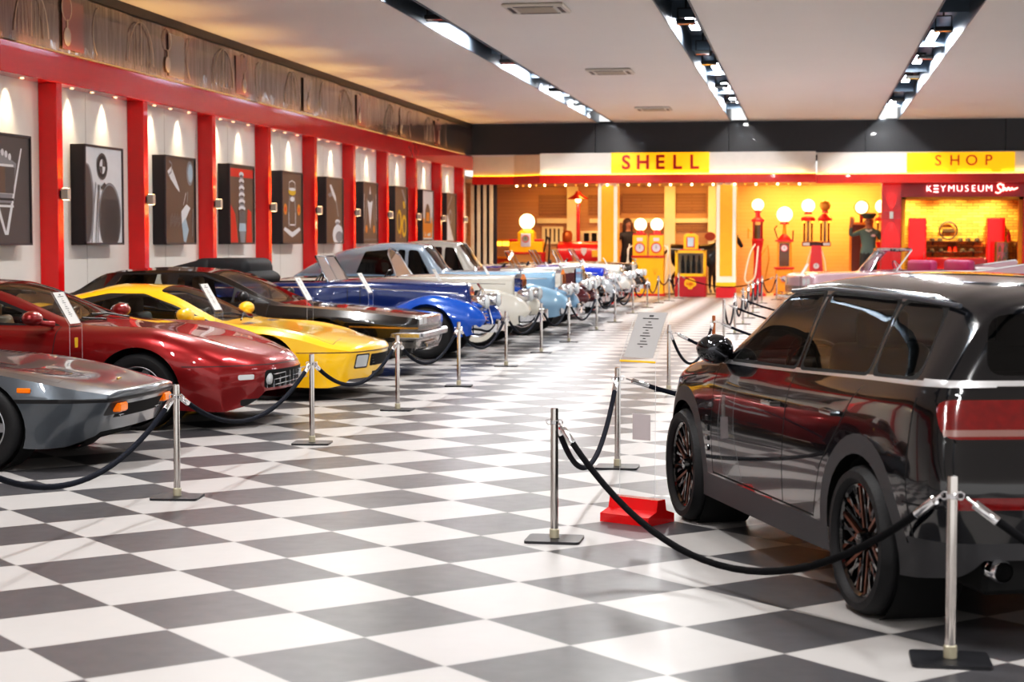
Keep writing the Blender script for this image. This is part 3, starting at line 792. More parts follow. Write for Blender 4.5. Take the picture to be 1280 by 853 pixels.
def win(n, x, z, w, h, k):
    o = struct('window_%d' % n, MB().box((x, 56.46, z), (w + .14, .08, h + .14)), CREAM)
    for j in range(k): MB().box((x - w / 2 + w * (j + .5) / k, 56.43, z), (w / k - .09, .06, h)).obj('window_pane', DARK, o, 0)
win(1, -8.1, 1.82, .55, .42, 4); win(2, -6.75, 1.66, .75, .45, 3)
mb = MB()
for k in range(4): mb.box((-10.02 + .19 * k, 52.8, 1.7), (.10, .1, 3.3))
struct('trim_15', mb, FASC); struct('wall_slats', MB().box((-9.7, 52.95, 1.7), (.8, .06, 3.3)), mat('slat_backing', '33323c', .6))
# shop front
RP = [struct('pillar_shop', MB().box((2.37, 52.6, 1.66), (.56, .4, 3.32), .01), RED), struct('pillar_shop_right', MB().box((6.35, 52.6, 1.66), (.6, .4, 3.32), .01), RED)]
struct('beam_shop', MB().box((4.35, 52.55, 3.11), (3.42, .3, .42)), mat('shop_sign_red', 'b00f1c', .3, coat=.4))
mb = MB(); mb.box((2.72, 52.65, 1.45), (.1, .2, 2.9)); mb.box((6.0, 52.65, 1.45), (.1, .2, 2.9)); mb.box((4.36, 52.65, 2.86), (3.4, .2, .08)); struct('door_1', mb, mat('orange_trim', 'f0a21a', .4))
SBR = wood_like('yellow_brick', 'd8a648', 'a8722c', .34, .09, .009, '6e4a1c', rough=.7, bump=.8)
mb = MB(); mb.box((4.4, 55.5, 1.7), (4.0, .15, 3.4)); mb.box((6.42, 54.2, 1.7), (.12, 2.6, 3.4)); mb.box((2.7, 54.2, 1.7), (.06, 2.6, 3.4)); struct('wall_shop', mb, SBR)
for x in (3.0, 4.3, 5.4): spot('shop_lamp', (x, 54.4, 3.25), (math.radians(22), 0, 0), 420, 110, (1, .74, .34), .8)
# warm lamps below the canopy
for x, e in ((-8.2, 16), (-6.6, 18), (-4.6, 22), (-3.2, 20), (-1.0, 120), (.6, 130), (1.7, 95)): area('canopy_glow', (x, 55.3, 3.35), (math.radians(18), 0, 0), e, .9, .3, (1, .5, .09))
for x in (-7.5, -4.2, -.6): area('canopy_fill', (x, 52.4, 3.35), (0, 0, 0), 62, 2.6, .5, (1, .72, .5))
# ================================================================== cars: shared pieces
SEAM = mat('panel_seam', '050505', .8)
def tyre_rim(root, R, W, rr, style, locs, rimmat=ALU, wall=None):
    """One wheel at each loc (x, y_outer, side): tyre with rim (and hub) below it."""
    b = MB()
    h = W / 2
    prof = [(rr - .005, -h * .55), (rr + .012, -h * .88), (rr + (R - rr) * .35, -h), (rr + (R - rr) * .72, -h * .98), (R - .018, -h * .86), (R - .004, -h * .7)]
    for g in (-.42, -.14, .14, .42): prof += [(R, h * (g - .1)), (R, h * (g - .03)), (R - .008, h * (g - .025)), (R - .008, h * (g + .025)), (R, h * (g + .03)), (R, h * (g + .1))]
    prof += [(R - .004, h * .7), (R - .018, h * .86), (rr + (R - rr) * .72, h * .98), (rr + (R - rr) * .35, h), (rr + .012, h * .88), (rr - .005, h * .55)]
    M = rotm('X', -90)   # axis z -> +y (outer face at +y)
    b.lathe(prof, 40, M)
    me0 = None
    r = MB(); r.m(0)
    r.lathe([(rr + .002, h * .84), (rr + .012, h * .8), (rr - .01, h * .66), (rr - .02, h * .2), (rr - .02, -h * .6)], 40, M)
    r.m(1); r.lathe([(0, h * .05), (rr - .02, h * .05)], 24, M); r.m(0)
    y0 = h * .72
    def spoke(a, r0, r1, w0, w1, dy=0, t=.03, off=0):
        ca, sa = math.cos(a), math.sin(a)
        vs = []
        for rad, w, yy in ((r0, w0, y0 - .012 + dy), (r1, w1, y0 - .004)):
            for sx, sy in ((-1, 0), (1, 0), (1, -t), (-1, -t)):
                p = off + sx * w / 2
                vs.append((ca * rad - sa * p, yy + sy, sa * rad + ca * p))
        r.add(vs, [(0, 1, 2, 3), (7, 6, 5, 4), (0, 4, 5, 1), (1, 5, 6, 2), (2, 6, 7, 3), (3, 7, 4, 0)])
    if style == 'star5':
        for k in range(5): spoke(2 * PI * k / 5 + .3, .05, rr - .01, .085, .06)
    elif style == 'multi':
        for k in range(20): spoke(2 * PI * k / 20, .06, rr - .01, .014, .014)
    elif style == 'mini':
        for k in range(6):
            a = 2 * PI * k / 6
            for j, off in enumerate((-.062, -.022, .022, .062)):
                r.m(2 if j % 2 else 0); spoke(a, .03 + abs(off) * .9, math.sqrt((rr - .005) ** 2 - off ** 2), .017, .017, -.01, .04, off)
            r.m(0)
            for j, off in enumerate((-.03, .03)): spoke(a + PI / 6, .12, rr - .006, .012, .014, -.006, .035, off)
    elif style == 'disc':
        r.lathe([(0, y0 + .03), (rr * .3, y0 + .028), (rr * .42, y0 - .005), (rr * .8, y0 + .012), (rr * .96, y0 - .01), (rr - .015, y0 - .03)], 32, M)
    r.lathe([(0, y0 + .012), (.03, y0 + .01), (.04, y0 - .03)] if style != 'disc' else [(0, y0 + .05), (.06, y0 + .035), (.065, y0)], 20, M)
    first = None
    for x, y, sd in locs:
        if first is None:
            t = b.obj('wheel', [RUB], root, 40)
            if wall:
                w = MB(); w.lathe([(rr + .01, h * .93), (rr + (R - rr) * .35, h + .002), (rr + (R - rr) * .62, h + .001)], 40, M); w.obj('white_sidewall', mat('white_wall_rubber', 'd8d4c8', .6), t)
            rim = r.obj('rim', [rimmat, DARK, mat('bronze_rim', '8a5a48', .28, .9)], t, 40); first = t
        else:
            t = first.copy(); COL.objects.link(t); t.parent = root
            for c in first.children: d = c.copy(); COL.objects.link(d); d.parent = t
        t.location = (x, y, R); t.rotation_euler = (0, .35 * x, 0 if sd > 0 else PI)

def under(root, x0, x1, w, z0=.16, z1=.5, wells=()):
    b = MB(); b.box(((x0 + x1) / 2, 0, (z0 + z1) / 2), (x1 - x0, 2 * w, z1 - z0), .02)
    for x, r, y0, y1 in wells:
        for s in (1, -1):
            b.lathe([(r, 0), (r, abs(y1 - y0))], 24, tra(x, s * y0, r * .93) @ rotm('X', -90 * s), 0, 2 * PI)
    return b.obj('underbody', DARK, root)

def seat(root, x, y, z, m, head=True, w=.5, h=.62):
    b = MB(); b.box((x + .02, y, z + .07), (.52, w, .16), .05, 2)
    c = MB(T=tra(x - .22, y, z + .1) @ rotm('Y', -16)); c.box((0, 0, h / 2), (.14, w, h), .05, 3)
    o = b.obj('seat', m, root, 50); c.obj('backrest', m, o, 50)
    if head: d = MB(T=tra(x - .24 - .16, y, z + h + .13)); d.box((0, 0, .02), (.1, .26, .19), .04, 3); d.obj('head_restraint', m, o, 50)
    return o

def steering(root, x, y, z, m=BLACK, r=.18, tilt=-62):
    b = MB(T=tra(x, y, z) @ rotm('Y', tilt)); b.tube([(r * math.cos(t * PI / 12), r * math.sin(t * PI / 12), 0) for t in range(24)], .014, 6, True)
    for a in (0, 120, 240): b.cyl((0, 0, 0), (r * math.cos(math.radians(a)), r * math.sin(math.radians(a)), 0), .01, 6)
    b.cyl((0, 0, .02), (0, 0, -.3), .025, 8)
    return b.obj('steering_wheel', m, root)

def mirror_shell(root, x, y, z, m, sz=(.14, .2, .12), stalk=((-.06, 0, -.06),), name='door_mirror'):
    for s in (1, -1):
        b = MB(); b.ball((x, s * y, z), (sz[0] / 2, sz[1] / 2, sz[2] / 2), 18)
        for k in stalk: b.tube([(x, s * (y - sz[1] * .2), z - sz[2] * .2), (x + k[0] * .5, s * (y - sz[1] * .55), z + k[2]), (x + k[0], s * (y - sz[1] * .9), z + k[2] * 1.2)], [.03, .025, .03], 8)
        o = b.obj(name, m, root, 60)
        b = MB(); b.ball((x - sz[0] * .42, s * y, z), (sz[0] * .12, sz[1] * .36, sz[2] * .36), 16); b.obj('mirror_glass', mat('dark_mirror', '55565a', .04, 1), o, 60)

def handle(root, x, y, z, m, L=.2):
    for s in (1, -1):
        b = MB(); b.tube([(x - L / 2, s * (y - .02), z), (x - L / 2 + .02, s * (y + .02), z), (x + L / 2 - .02, s * (y + .02), z), (x + L / 2, s * (y - .02), z)], .013, 8); b.obj('door_handle', m, root)

def wipers(root, pts):
    for p in pts:
        b = MB(); b.tube(p, .009, 6); b.obj('wiper', BLACK, root)

# ------------------------------------------------------------------ Mini estate, foreground right
def build_mini():
    root = thing('estate_car', 'black compact estate car with bronze spoked wheels and chrome beltline beside the front rope', 'car', (.59, 9.32, 0), math.radians(110.4))
    P = paint('black_metallic_paint', '06070d', 0, .12)
    C = 2.13   # local origin at mid length: x = C + xm
    def X(l): return [(C + a, y, z) for a, y, z in l]
    lines = [X([(0, .60, .22), (-.25, .80, .2), (-.8, .87, .2), (-2, .87, .2), (-3.47, .875, .22), (-4.0, .83, .25), (-4.253, .70, .28)]),
             X([(0, .64, .48), (-.25, .83, .5), (-.8, .895, .55), (-2, .885, .55), (-3.47, .9, .57), (-4.0, .885, .6), (-4.253, .83, .6)]),
             X([(0, .60, .70), (-.25, .78, .78), (-.8, .865, .83), (-1.3, .872, .84), (-2, .865, .84), (-3.47, .87, .91), (-4.0, .85, .92), (-4.253, .79, .92)]),
             X([(0, .55, .74), (-.25, .72, .84), (-.8, .80, .915), (-1.25, .825, .945), (-2, .82, .965), (-3.47, .815, 1.02), (-4.0, .80, 1.04), (-4.253, .75, 1.04)]),
             X([(0, .42, .76), (-.25, .58, .87), (-.8, .68, .955), (-1.22, .74, .985), (-1.5, .71, 1.12), (-1.95, .64, 1.33), (-2.5, .635, 1.355), (-3.47, .62, 1.345), (-4.0, .60, 1.31), (-4.253, .57, 1.27)]),
             X([(0, .3, .77), (-.25, .42, .89), (-.8, .5, .985), (-1.22, .55, 1.01), (-1.5, .53, 1.16), (-1.95, .50, 1.40), (-2.5, .50, 1.435), (-3.47, .49, 1.425), (-4.0, .46, 1.39), (-4.253, .42, 1.35)]),
             X([(0, 0, .78), (-.25, 0, .9), (-.8, 0, 1.0), (-1.22, 0, 1.025), (-1.5, 0, 1.19), (-1.95, 0, 1.435), (-2.5, 0, 1.47), (-3.47, 0, 1.46), (-4, 0, 1.43), (-4.253, 0, 1.39)])]
    B = Body(lines, nx=84, m=5, sharp=(3,), bowf=(.32, 1.3), bowr=(.09, -1.5), leanr=(.30, .62, -1.6, .12), rf=.12, rr=.07)
    ax = [C - .80, C - 3.47]
    for a in ax:
        B.cut(circ(a, .325, .375, 36), 'y', delete=True, cond=lambda c, n: c.z < .8)
    for a in ax:
        B.cut(circ(a, .325, .462, 40), 'y', name='arch_cladding', m=CLAD, cond=lambda c, n: c.z < .9)
    B.cut([(ax[1] + .3, .1), (ax[0] - .3, .1), (ax[0] - .3, .335), (ax[1] + .3, .335)], 'y', name='sill_cladding', m=CLAD)
    B.cut([(C - 1.36, .35), (C - 2.49, .35), (C - 2.49, .955), (C - 1.335, .945)], 'y', name='front_door')
    B.cut([[(C - 2.5, .35), (C - 2.92, .36), (C - 3.02, .60), (C - 2.5, .60)], [(C - 2.5, .60), (C - 3.02, .60), (C - 3.22, .80), (C - 2.5, .80)], [(C - 2.5, .80), (C - 3.22, .80), (C - 3.36, .965), (C - 2.5, .957)]], 'y', name='rear_door')
    B.cut([(C - .2, -.56), (C - .2, .56), (C - 1.18, .72), (C - 1.18, -.72)], 'z', name='bonnet', cond=lambda c, n: c.z > .6)
    gl = [[(-1.49, .985), (-1.93, 1.34), (-2.40, 1.36), (-2.46, 1.01)], [(-2.53, 1.012), (-2.475, 1.36), (-3.27, 1.355), (-3.35, 1.043)], [(-3.405, 1.046), (-3.325, 1.355), (-3.74, 1.34), (-3.86, 1.06)]]
    for i, g in enumerate(gl):
        g = [(C + a, z) for a, z in g]
        cx_ = sum(p[0] for p in g) / 4; cz_ = sum(p[1] for p in g) / 4
        big = [(cx_ + (p[0] - cx_) * 1.06, cz_ + (p[1] - cz_) * 1.09) for p in g]
        B.cut(rpoly(g, .05 if i < 2 else .09), 'y', name='side_window', m=GLASSM)
        B.cut(rpoly(big, .05), 'y', mi=1)
    B.cut([[(C - 1.2, .948), (C - 2.0, .966), (C - 2.0, .988), (C - 1.2, .970)], [(C - 2.0, .966), (C - 3.47, 1.018), (C - 3.47, 1.040), (C - 2.0, .988)], [(C - 3.47, 1.018), (C - 4.3, 1.038), (C - 4.3, 1.060), (C - 3.47, 1.040)]], 'y', name='chrome_beltline', m=mat('satin_chrome', 'e8e8ea', .28, .85))
    B.cut([(-.9, 1.038), (.9, 1.038), (.9, 1.060), (-.9, 1.060)], 'x', dirn=-1, name='rear_chrome_strip', m=mat('satin_chrome', 'e8e8ea', .28, .85))
    # rear
    for s in (1, -1):
        B.cut(rpoly([(s * .05, 1.08), (s * .60, 1.08), (s * .55, 1.32), (s * .05, 1.34)], .08), 'x', dirn=-1, name='rear_window', m=GLASSD, cond=lambda c, n: c.z > 1)
        B.cut([(s * .38, .842), (s * .79, .842), (s * .79, .868), (s * .38, .868)], 'x', dirn=-1, name='lamp_light_bar', m=mat('lamp_bar_pale', '8c6a64', .2, coat=1), cond=lambda c, n: c.x < -1.6)
        B.cut(rpoly([(s * .36, .83), (s * .80, .83), (s * .80, .985), (s * .36, .985)], .06), 'x', dirn=-1, name='tail_lamp', m=LENSR, cond=lambda c, n: c.x < -1.6)
        B.cut(rpoly([(s * .34, .815), (s * .82, .815), (s * .82, 1.0), (s * .34, 1.0)], .07), 'x', dirn=-1, mi=2, cond=lambda c, n: c.x < -1.6)
        B.cut(rpoly([(s * .22, .555), (s * .77, .555), (s * .77, .605), (s * .22, .605)], .02), 'x', dirn=-1, name='rear_reflector', m=LENSR, cond=lambda c, n: c.x < -1.6)
    B.cut([(-.012, .45), (.012, .45), (.012, 1.36), (-.012, 1.36)], 'x', dirn=-1, mi=1, cond=lambda c, n: c.x < -1)
    B.cut([(-.9, .1), (.9, .1), (.9, .42), (-.9, .42)], 'x', dirn=-1, name='rear_cladding', m=CLAD, cond=lambda c, n: c.x < -1.8)
    B.cut([(-.9, .1), (.9, .1), (.9, .42), (-.9, .42)], 'x', dirn=1, mi=1, cond=lambda c, n: c.x > 1.5)
    B.cut([(C - 1.32, .0), (C - 1.32, .85)] and rpoly([(C - 1.25, -.62), (C - 1.25, .62), (C - 1.93, .53), (C - 1.93, -.53)], .06), 'z', name='windscreen', m=GLASSM, cond=lambda c, n: c.z > .95)
    for s in (1, -1): B.cut(circ(s * .56, .68, .13, 20), 'x', dirn=1, name='headlamp', m=LENS)
    # panel seams
    w = .009
    for a, b_ in (((-1.36, .35), (-1.34, .95)), ((-2.49, .35), (-2.49, .97)), ((-2.92, .36), (-3.02, .6)), ((-3.02, .6), (-3.22, .80)), ((-3.22, .80), (-3.37, .985)), ((-1.36, .35), (-2.92, .35)), ((-3.98, .42), (-3.93, .98))):
        B.cut(seg((C + a[0], a[1]), (C + b_[0], b_[1]), w), 'y', mi=1)
    B.cut(seg((C - .45, .80), (C - 1.3, .90), .008), 'y', mi=1)
    B.cut(seg((C - 3.93, .56), (C - 4.3, .56), .008), 'y', mi=1)
    B.finish(root, [P, SEAM, BLACKG])
    tyre_rim(root, .325, .235, .24, 'mini', [(ax[0], .79, 1), (ax[1], .79, 1), (ax[0], -.79, -1), (ax[1], -.79, -1)], BLACKG)
    under(root, -2.0, 2.0, .62, .2, .8, ((ax[0], .36, .55, .84), (ax[1], .36, .55, .84)))
    for y in (.37, -.37):
        seat(root, .05, y, .42, LEATH); 
    b = MB(); b.box((-.85, 0, .52), (.5, 1.2, .2), .05, 2); b.box((-1.12, 0, .78), (.16, 1.2, .5), .06, 2); b.obj('rear_seat', LEATH, root, 50)
    b = MB(); b.box((.78, 0, .86), (.42, 1.36, .22), .06, 2); b.obj('dashboard', BLACK, root, 50)
    steering(root, .5, .37, .92)
    mirror_shell(root, C - 1.38, .88, 1.03, BLACKG, (.17, .21, .165), ((.02, 0, -.09),))
    handle(root, C - 2.32, .885, .82, BLACKG, .17); handle(root, C - 3.12, .882, .85, BLACKG, .17)
    for s in (1, -1):
        b = MB(); b.lathe([(.040, 0), (.046, .01), (.046, .1), (.036, .1), (.036, .0)], 24, tra(C - 4.22, s * .58, .31) @ rotm('Y', 90)); b.obj('exhaust_pipe', CHROME, root)
        b = MB(); b.tube([(C - 1.98, s * .652, 1.362), (C - 2.5, s * .65, 1.388), (C - 3.4, s * .635, 1.374), (C - 3.85, s * .605, 1.352)], .010, 8); b.obj('roof_rail', mat('rail_grey', '5c6068', .35, .6), root)
        b = MB()
        for k in range(4): b.box((C - 1.285, s * .893, .48 + .055 * k), (.05, .012, .03), .004)
        b.obj('fender_vent', BLACKG, root)
    b = MB(); b.tube([(C - 3.95, 0, 1.42), (C - 4.06, 0, 1.455), (C - 4.15, 0, 1.462)], [.03, .02, .004], 8); b.obj('aerial', BLACKG, root)
    b = MB(); b.box((C - 4.265, 0, .62), (.02, .52, .11), .004); b.obj('number_plate', mat('plate_white', 'dcdcd8', .5), root)
    return root

# ------------------------------------------------------------------ low sports cars
def interior(root, x, m, dash_x, z=.3, w=.36, dm=LEATH, wheel=True, dz=.72, side=1, h=.5):
    for y in (w, -w): seat(root, x, y, z, m, True, .48, h)
    b = MB(); b.box((dash_x, 0, dz), (.4, 1.2, .16), .05, 2); b.obj('dashboard', dm, root, 50)
    if wheel: steering(root, dash_x - .3, side * w, dz + .03)

def build_308():
    L = 4.23
    root = thing('sports_car', 'dark grey wedge-nosed sports car with amber indicators, nearest in the left row', 'car', (-4.78, 12.42, 0), 0)
    P = paint('gunmetal_paint', '565c63', .65, .3)
    lines = [[(0, .56, .24), (-.25, .70, .17), (-.55, .78, .16), (-.95, .80, .2), (-2, .83, .17), (-3.3, .84, .2), (-4.0, .8, .28), (-L, .7, .33)],
             [(0, .60, .36), (-.25, .75, .36), (-.95, .83, .36), (-2, .84, .34), (-3.3, .85, .38), (-4.0, .82, .42), (-L, .72, .45)],
             [(0, .64, .505), (-.25, .77, .51), (-.95, .845, .52), (-2, .855, .52), (-3.3, .86, .54), (-4.0, .82, .56), (-L, .72, .57)],
             [(0, .62, .535), (-.3, .74, .585), (-.7, .79, .66), (-1.05, .80, .715), (-1.6, .8, .745), (-2.4, .8, .77), (-3.3, .82, .84), (-4.0, .76, .82), (-L, .68, .78)],
             [(0, .46, .555), (-.3, .54, .61), (-.7, .60, .69), (-1.05, .62, .735), (-1.55, .66, .775), (-2.2, .52, 1.06), (-2.9, .5, 1.09), (-3.5, .6, .95), (-4.0, .6, .86), (-L, .55, .8)],
             [(0, 0, .56), (-.3, 0, .61), (-.7, 0, .66), (-1.05, 0, .70), (-1.55, 0, .77), (-2.2, 0, 1.1), (-2.9, 0, 1.12), (-3.3, 0, .9), (-4, 0, .86), (-L, 0, .8)]]
    B = Body(lines, nx=70, m=5, sharp=(2, 3), bowf=(.10, -.6), leanf=(.55, .505, -.55), rf=.025)
    B.cut(circ(-.96, .30, .345, 36), 'y', delete=True, cond=lambda c, n: c.z < .7); B.cut(circ(-3.3, .31, .35, 36), 'y', delete=True, cond=lambda c, n: c.z < .75)
    B.cut([(-4.3, .484), (.1, .484), (.1, .512), (-4.3, .512)], 'y', mi=1); B.cut([(-.8, .484), (.8, .484), (.8, .514), (-.8, .514)], 'x', dirn=1, mi=1)
    for s in (1, -1):
        B.cut(rpoly([(s * .36, .385), (s * .61, .385), (s * .61, .48), (s * .36, .48)], .02), 'x', dirn=1, name='indicator_recess', m=BLACK)
    B.cut([(-.46, .36), (.46, .36), (.46, .455), (-.46, .455)], 'x', dirn=1, name='grille_opening', m=DARK)
    B.cut([(-1.5, -.60), (-1.5, .60), (-2.18, .5), (-2.18, -.5)], 'z', name='windscreen', m=GLASSW, cond=lambda c, n: c.z > .72)
    B.cut([(-1.62, .80), (-2.22, 1.03), (-2.72, 1.05), (-2.86, .84)], 'y', name='side_window', m=GLASSW)
    for s in (1, -1):
        B.cut([(-.42, s * .42), (-.42, s * .68), (-.43, s * .68), (-.43, s * .42)], 'z', mi=1); B.cut([(-.42, s * .42), (-.80, s * .44), (-.80, s * .432), (-.42, s * .412)], 'z', mi=1); B.cut([(-.42, s * .68), (-.80, s * .71), (-.80, s * .702), (-.42, s * .672)], 'z', mi=1)
        for k in range(9): B.cut([(-.95 - .06 * k, s * .52), (-.97 - .06 * k, s * .52), (-.97 - .06 * k, s * .70), (-.95 - .06 * k, s * .70)], 'z', mi=1, cond=lambda c, n: c.z < .85)
    B.cut([(-.86, -.36), (-.86, .36), (-1.02, .36), (-1.02, -.36)], 'z', mi=1)
    B.cut([(-1.56, .22), (-2.9, .22), (-2.9, .74), (-1.5, .72)], 'y', name='door')
    B.cut(seg((-1.55, .2), (-1.5, .78), .008), 'y', mi=1)
    B.finish(root, [P, BLACK])
    for s in (1, -1):
        b = MB(); b.box((-.062, s * .44, .438), (.07, .15, .065), .012); b.obj('indicator', ORANGE, root)
        b = MB(); b.box((-.62, s * .812, .575), (.10, .02, .035), .006); b.obj('side_marker', ORANGE, root)
    b = MB()
    for k in range(12): b.box((-.105, -.36 + .065 * k, .40), (.03, .006, .085))
    for z in (.375, .40, .425): b.box((-.10, 0, z), (.03, .80, .006))
    b.obj('grille', CHROMEB, root)
    b = MB(); b.tube([(-.25, .05, .606), (-.25, -.02, .607), (-.23, -.05, .606)], .006, 6); b.obj('nose_badge', mat('gold_badge', 'c8a040', .3, .9), root)
    tyre_rim(root, .31, .20, .19, 'star5', [(-.96, .735, 1), (-3.3, .74, 1), (-.96, -.735, -1), (-3.3, -.74, -1)])
    under(root, -4.0, -.35, .52, .17, .5, ((-.96, .34, .5, .8), (-3.3, .34, .5, .8)))
    interior(root, -2.45, LEATH, -1.75, .2, .34, dz=.68); mirror_shell(root, -1.75, .88, .86, P)
    return root

def build_456():
    L = 4.73
    root = thing('sports_car', 'dark red metallic grand touring coupe with rounded nose and grid grille in the left row', 'car', (-4.52, 15.25, 0), 0)
    P = paint('dark_red_metallic', '8a0f14', .55, .3)
    lines = [[(0, .55, .22), (-.3, .78, .16), (-1.0, .88, .18), (-2, .90, .17), (-3.6, .92, .2), (-4.4, .85, .3), (-L, .65, .35)],
             [(0, .62, .40), (-.3, .84, .42), (-1, .94, .5), (-2, .93, .5), (-3.6, .96, .55), (-4.4, .88, .58), (-L, .7, .6)],
             [(0, .56, .54), (-.3, .78, .60), (-.65, .87, .70), (-1.1, .90, .78), (-1.8, .88, .80), (-2.6, .87, .83), (-3.6, .90, .88), (-4.4, .80, .85), (-L, .65, .77)],
             [(0, .40, .60), (-.3, .60, .68), (-.65, .70, .79), (-1.1, .74, .875), (-1.75, .76, .88), (-2.6, .78, .89), (-3.6, .76, .95), (-4.4, .7, .9), (-L, .6, .8)],
             [(0, .26, .61), (-.3, .44, .69), (-.65, .50, .78), (-1.1, .52, .85), (-1.72, .66, .905), (-2.7, .55, 1.19), (-3.2, .55, 1.21), (-3.9, .58, 1.07), (-4.4, .55, .93), (-L, .5, .82)],
             [(0, 0, .62), (-.3, 0, .70), (-.65, 0, .78), (-1.1, 0, .85), (-1.72, 0, .93), (-2.65, 0, 1.265), (-3.2, 0, 1.285), (-3.9, 0, 1.13), (-4.4, 0, .95), (-L, 0, .83)]]
    B = Body(lines, nx=76, m=5, bowf=(.32, -1.0), leanf=(.25, .5, -.3, .35), rf=.10)
    B.cut(circ(-1.12, .33, .385, 36), 'y', delete=True, cond=lambda c, n: c.z < .8); B.cut(circ(-3.72, .33, .385, 36), 'y', delete=True, cond=lambda c, n: c.z < .8)
    B.cut(rpoly([(-.50, .345), (.50, .345), (.53, .505), (-.53, .505)], .05), 'x', dirn=1, name='grille_opening', m=DARK)
    for s in (1, -1):
        B.cut(rpoly([(s * .62, .43), (s * .73, .43), (s * .73, .475), (s * .62, .475)], .015), 'x', dirn=1, name='indicator', m=LENS)
        B.cut(rpoly([(s * .50, .20), (s * .66, .20), (s * .68, .26), (s * .50, .26)], .02), 'x', dirn=1, mi=1)
        for a, b_ in (((-.42, .38), (-.42, .66)), ((-.42, .66), (-.74, .70)), ((-.74, .70), (-.74, .46))):
            B.cut(seg((a[0], s * a[1]), (b_[0], s * b_[1]), .007), 'z', mi=1)
        B.cut(seg((-.18, s * .36), (-1.68, s * .64), .008), 'z', mi=1, cond=lambda c, n: c.z < .95)
    B.cut([(-1.92, .23), (-3.28, .23), (-3.3, .86), (-1.86, .85)], 'y', name='door')
    B.cut([(-.2, -.35), (-.2, .35), (-1.62, .62), (-1.62, -.62)], 'z', name='bonnet', cond=lambda c, n: c.z > .6)
    B.cut([(-.9, .548), (.9, .548), (.9, .556), (-.9, .556)], 'x', dirn=1, mi=1)
    B.cut([(-.72, .548), (.1, .548), (.1, .556), (-.72, .556)], 'y', mi=1)
    B.cut(rpoly([(-1.74, -.62), (-1.74, .62), (-2.62, .50), (-2.62, -.50)], .08), 'z', name='windscreen', m=GLASSW, cond=lambda c, n: c.z > .86)
    g = [(-1.98, .90), (-2.55, 1.10), (-2.8, 1.16), (-3.15, 1.16), (-3.30, .93)]
    B.cut(rpoly(g, .03), 'y', name='side_window', m=GLASSW); B.cut(rpoly([(-1.86, .885), (-2.55, 1.125), (-2.8, 1.185), (-3.2, 1.185), (-3.95, .97), (-3.9, .90)], .03), 'y', mi=1)
    B.cut([(-3.45, -.46), (-3.45, .46), (-4.1, .5), (-4.1, -.5)], 'z', name='rear_window', m=GLASSD, cond=lambda c, n: c.z > 1)
    for a, b_ in (((-1.92, .22), (-1.86, .88)), ((-3.3, .3), (-3.32, .92)), ((-1.92, .22), (-3.2, .22))): B.cut(seg(a, b_, .008), 'y', mi=1)
    B.finish(root, [P, BLACK])
    b = MB()
    for k in range(11): b.box((-.015 - .16 * (abs(k - 5) / 5) ** 2 * .62, -.46 + .092 * k, .425), (.02, .008, .155))
    for z in (.38, .425, .47): b.box((-.03, 0, z), (.02, .98, .008)); 
    b.obj('grille', CHROMEB, root)
    for s in (1, -1):
        b = MB(); b.lathe([(0, .02), (.045, .012), (.055, 0), (.055, -.02)], 16, tra(-.085, s * .44, .428) @ rotm('Y', 90)); b.obj('fog_lamp', LENS, root)
    tyre_rim(root, .33, .24, .215, 'star5', [(-1.12, .80, 1), (-3.72, .80, 1), (-1.12, -.80, -1), (-3.72, -.80, -1)])
    under(root, -4.4, -.5, .6, .15, .55, ((-1.12, .38, .55, .88), (-3.72, .38, .55, .88)))
    interior(root, -2.65, TAN, -1.98, .3, .38, dz=.82, side=1, h=.54)
    mirror_shell(root, -2.02, 1.0, .96, P, (.17, .23, .13), ((.10, 0, -.05),)); handle(root, -3.05, .925, .80, P, .16)
    wipers(root, [[(-1.66, .3, .925), (-1.78, .05, .965), (-1.8, -.25, .97)], [(-1.66, -.25, .925), (-1.78, -.5, .945)]])
    return root

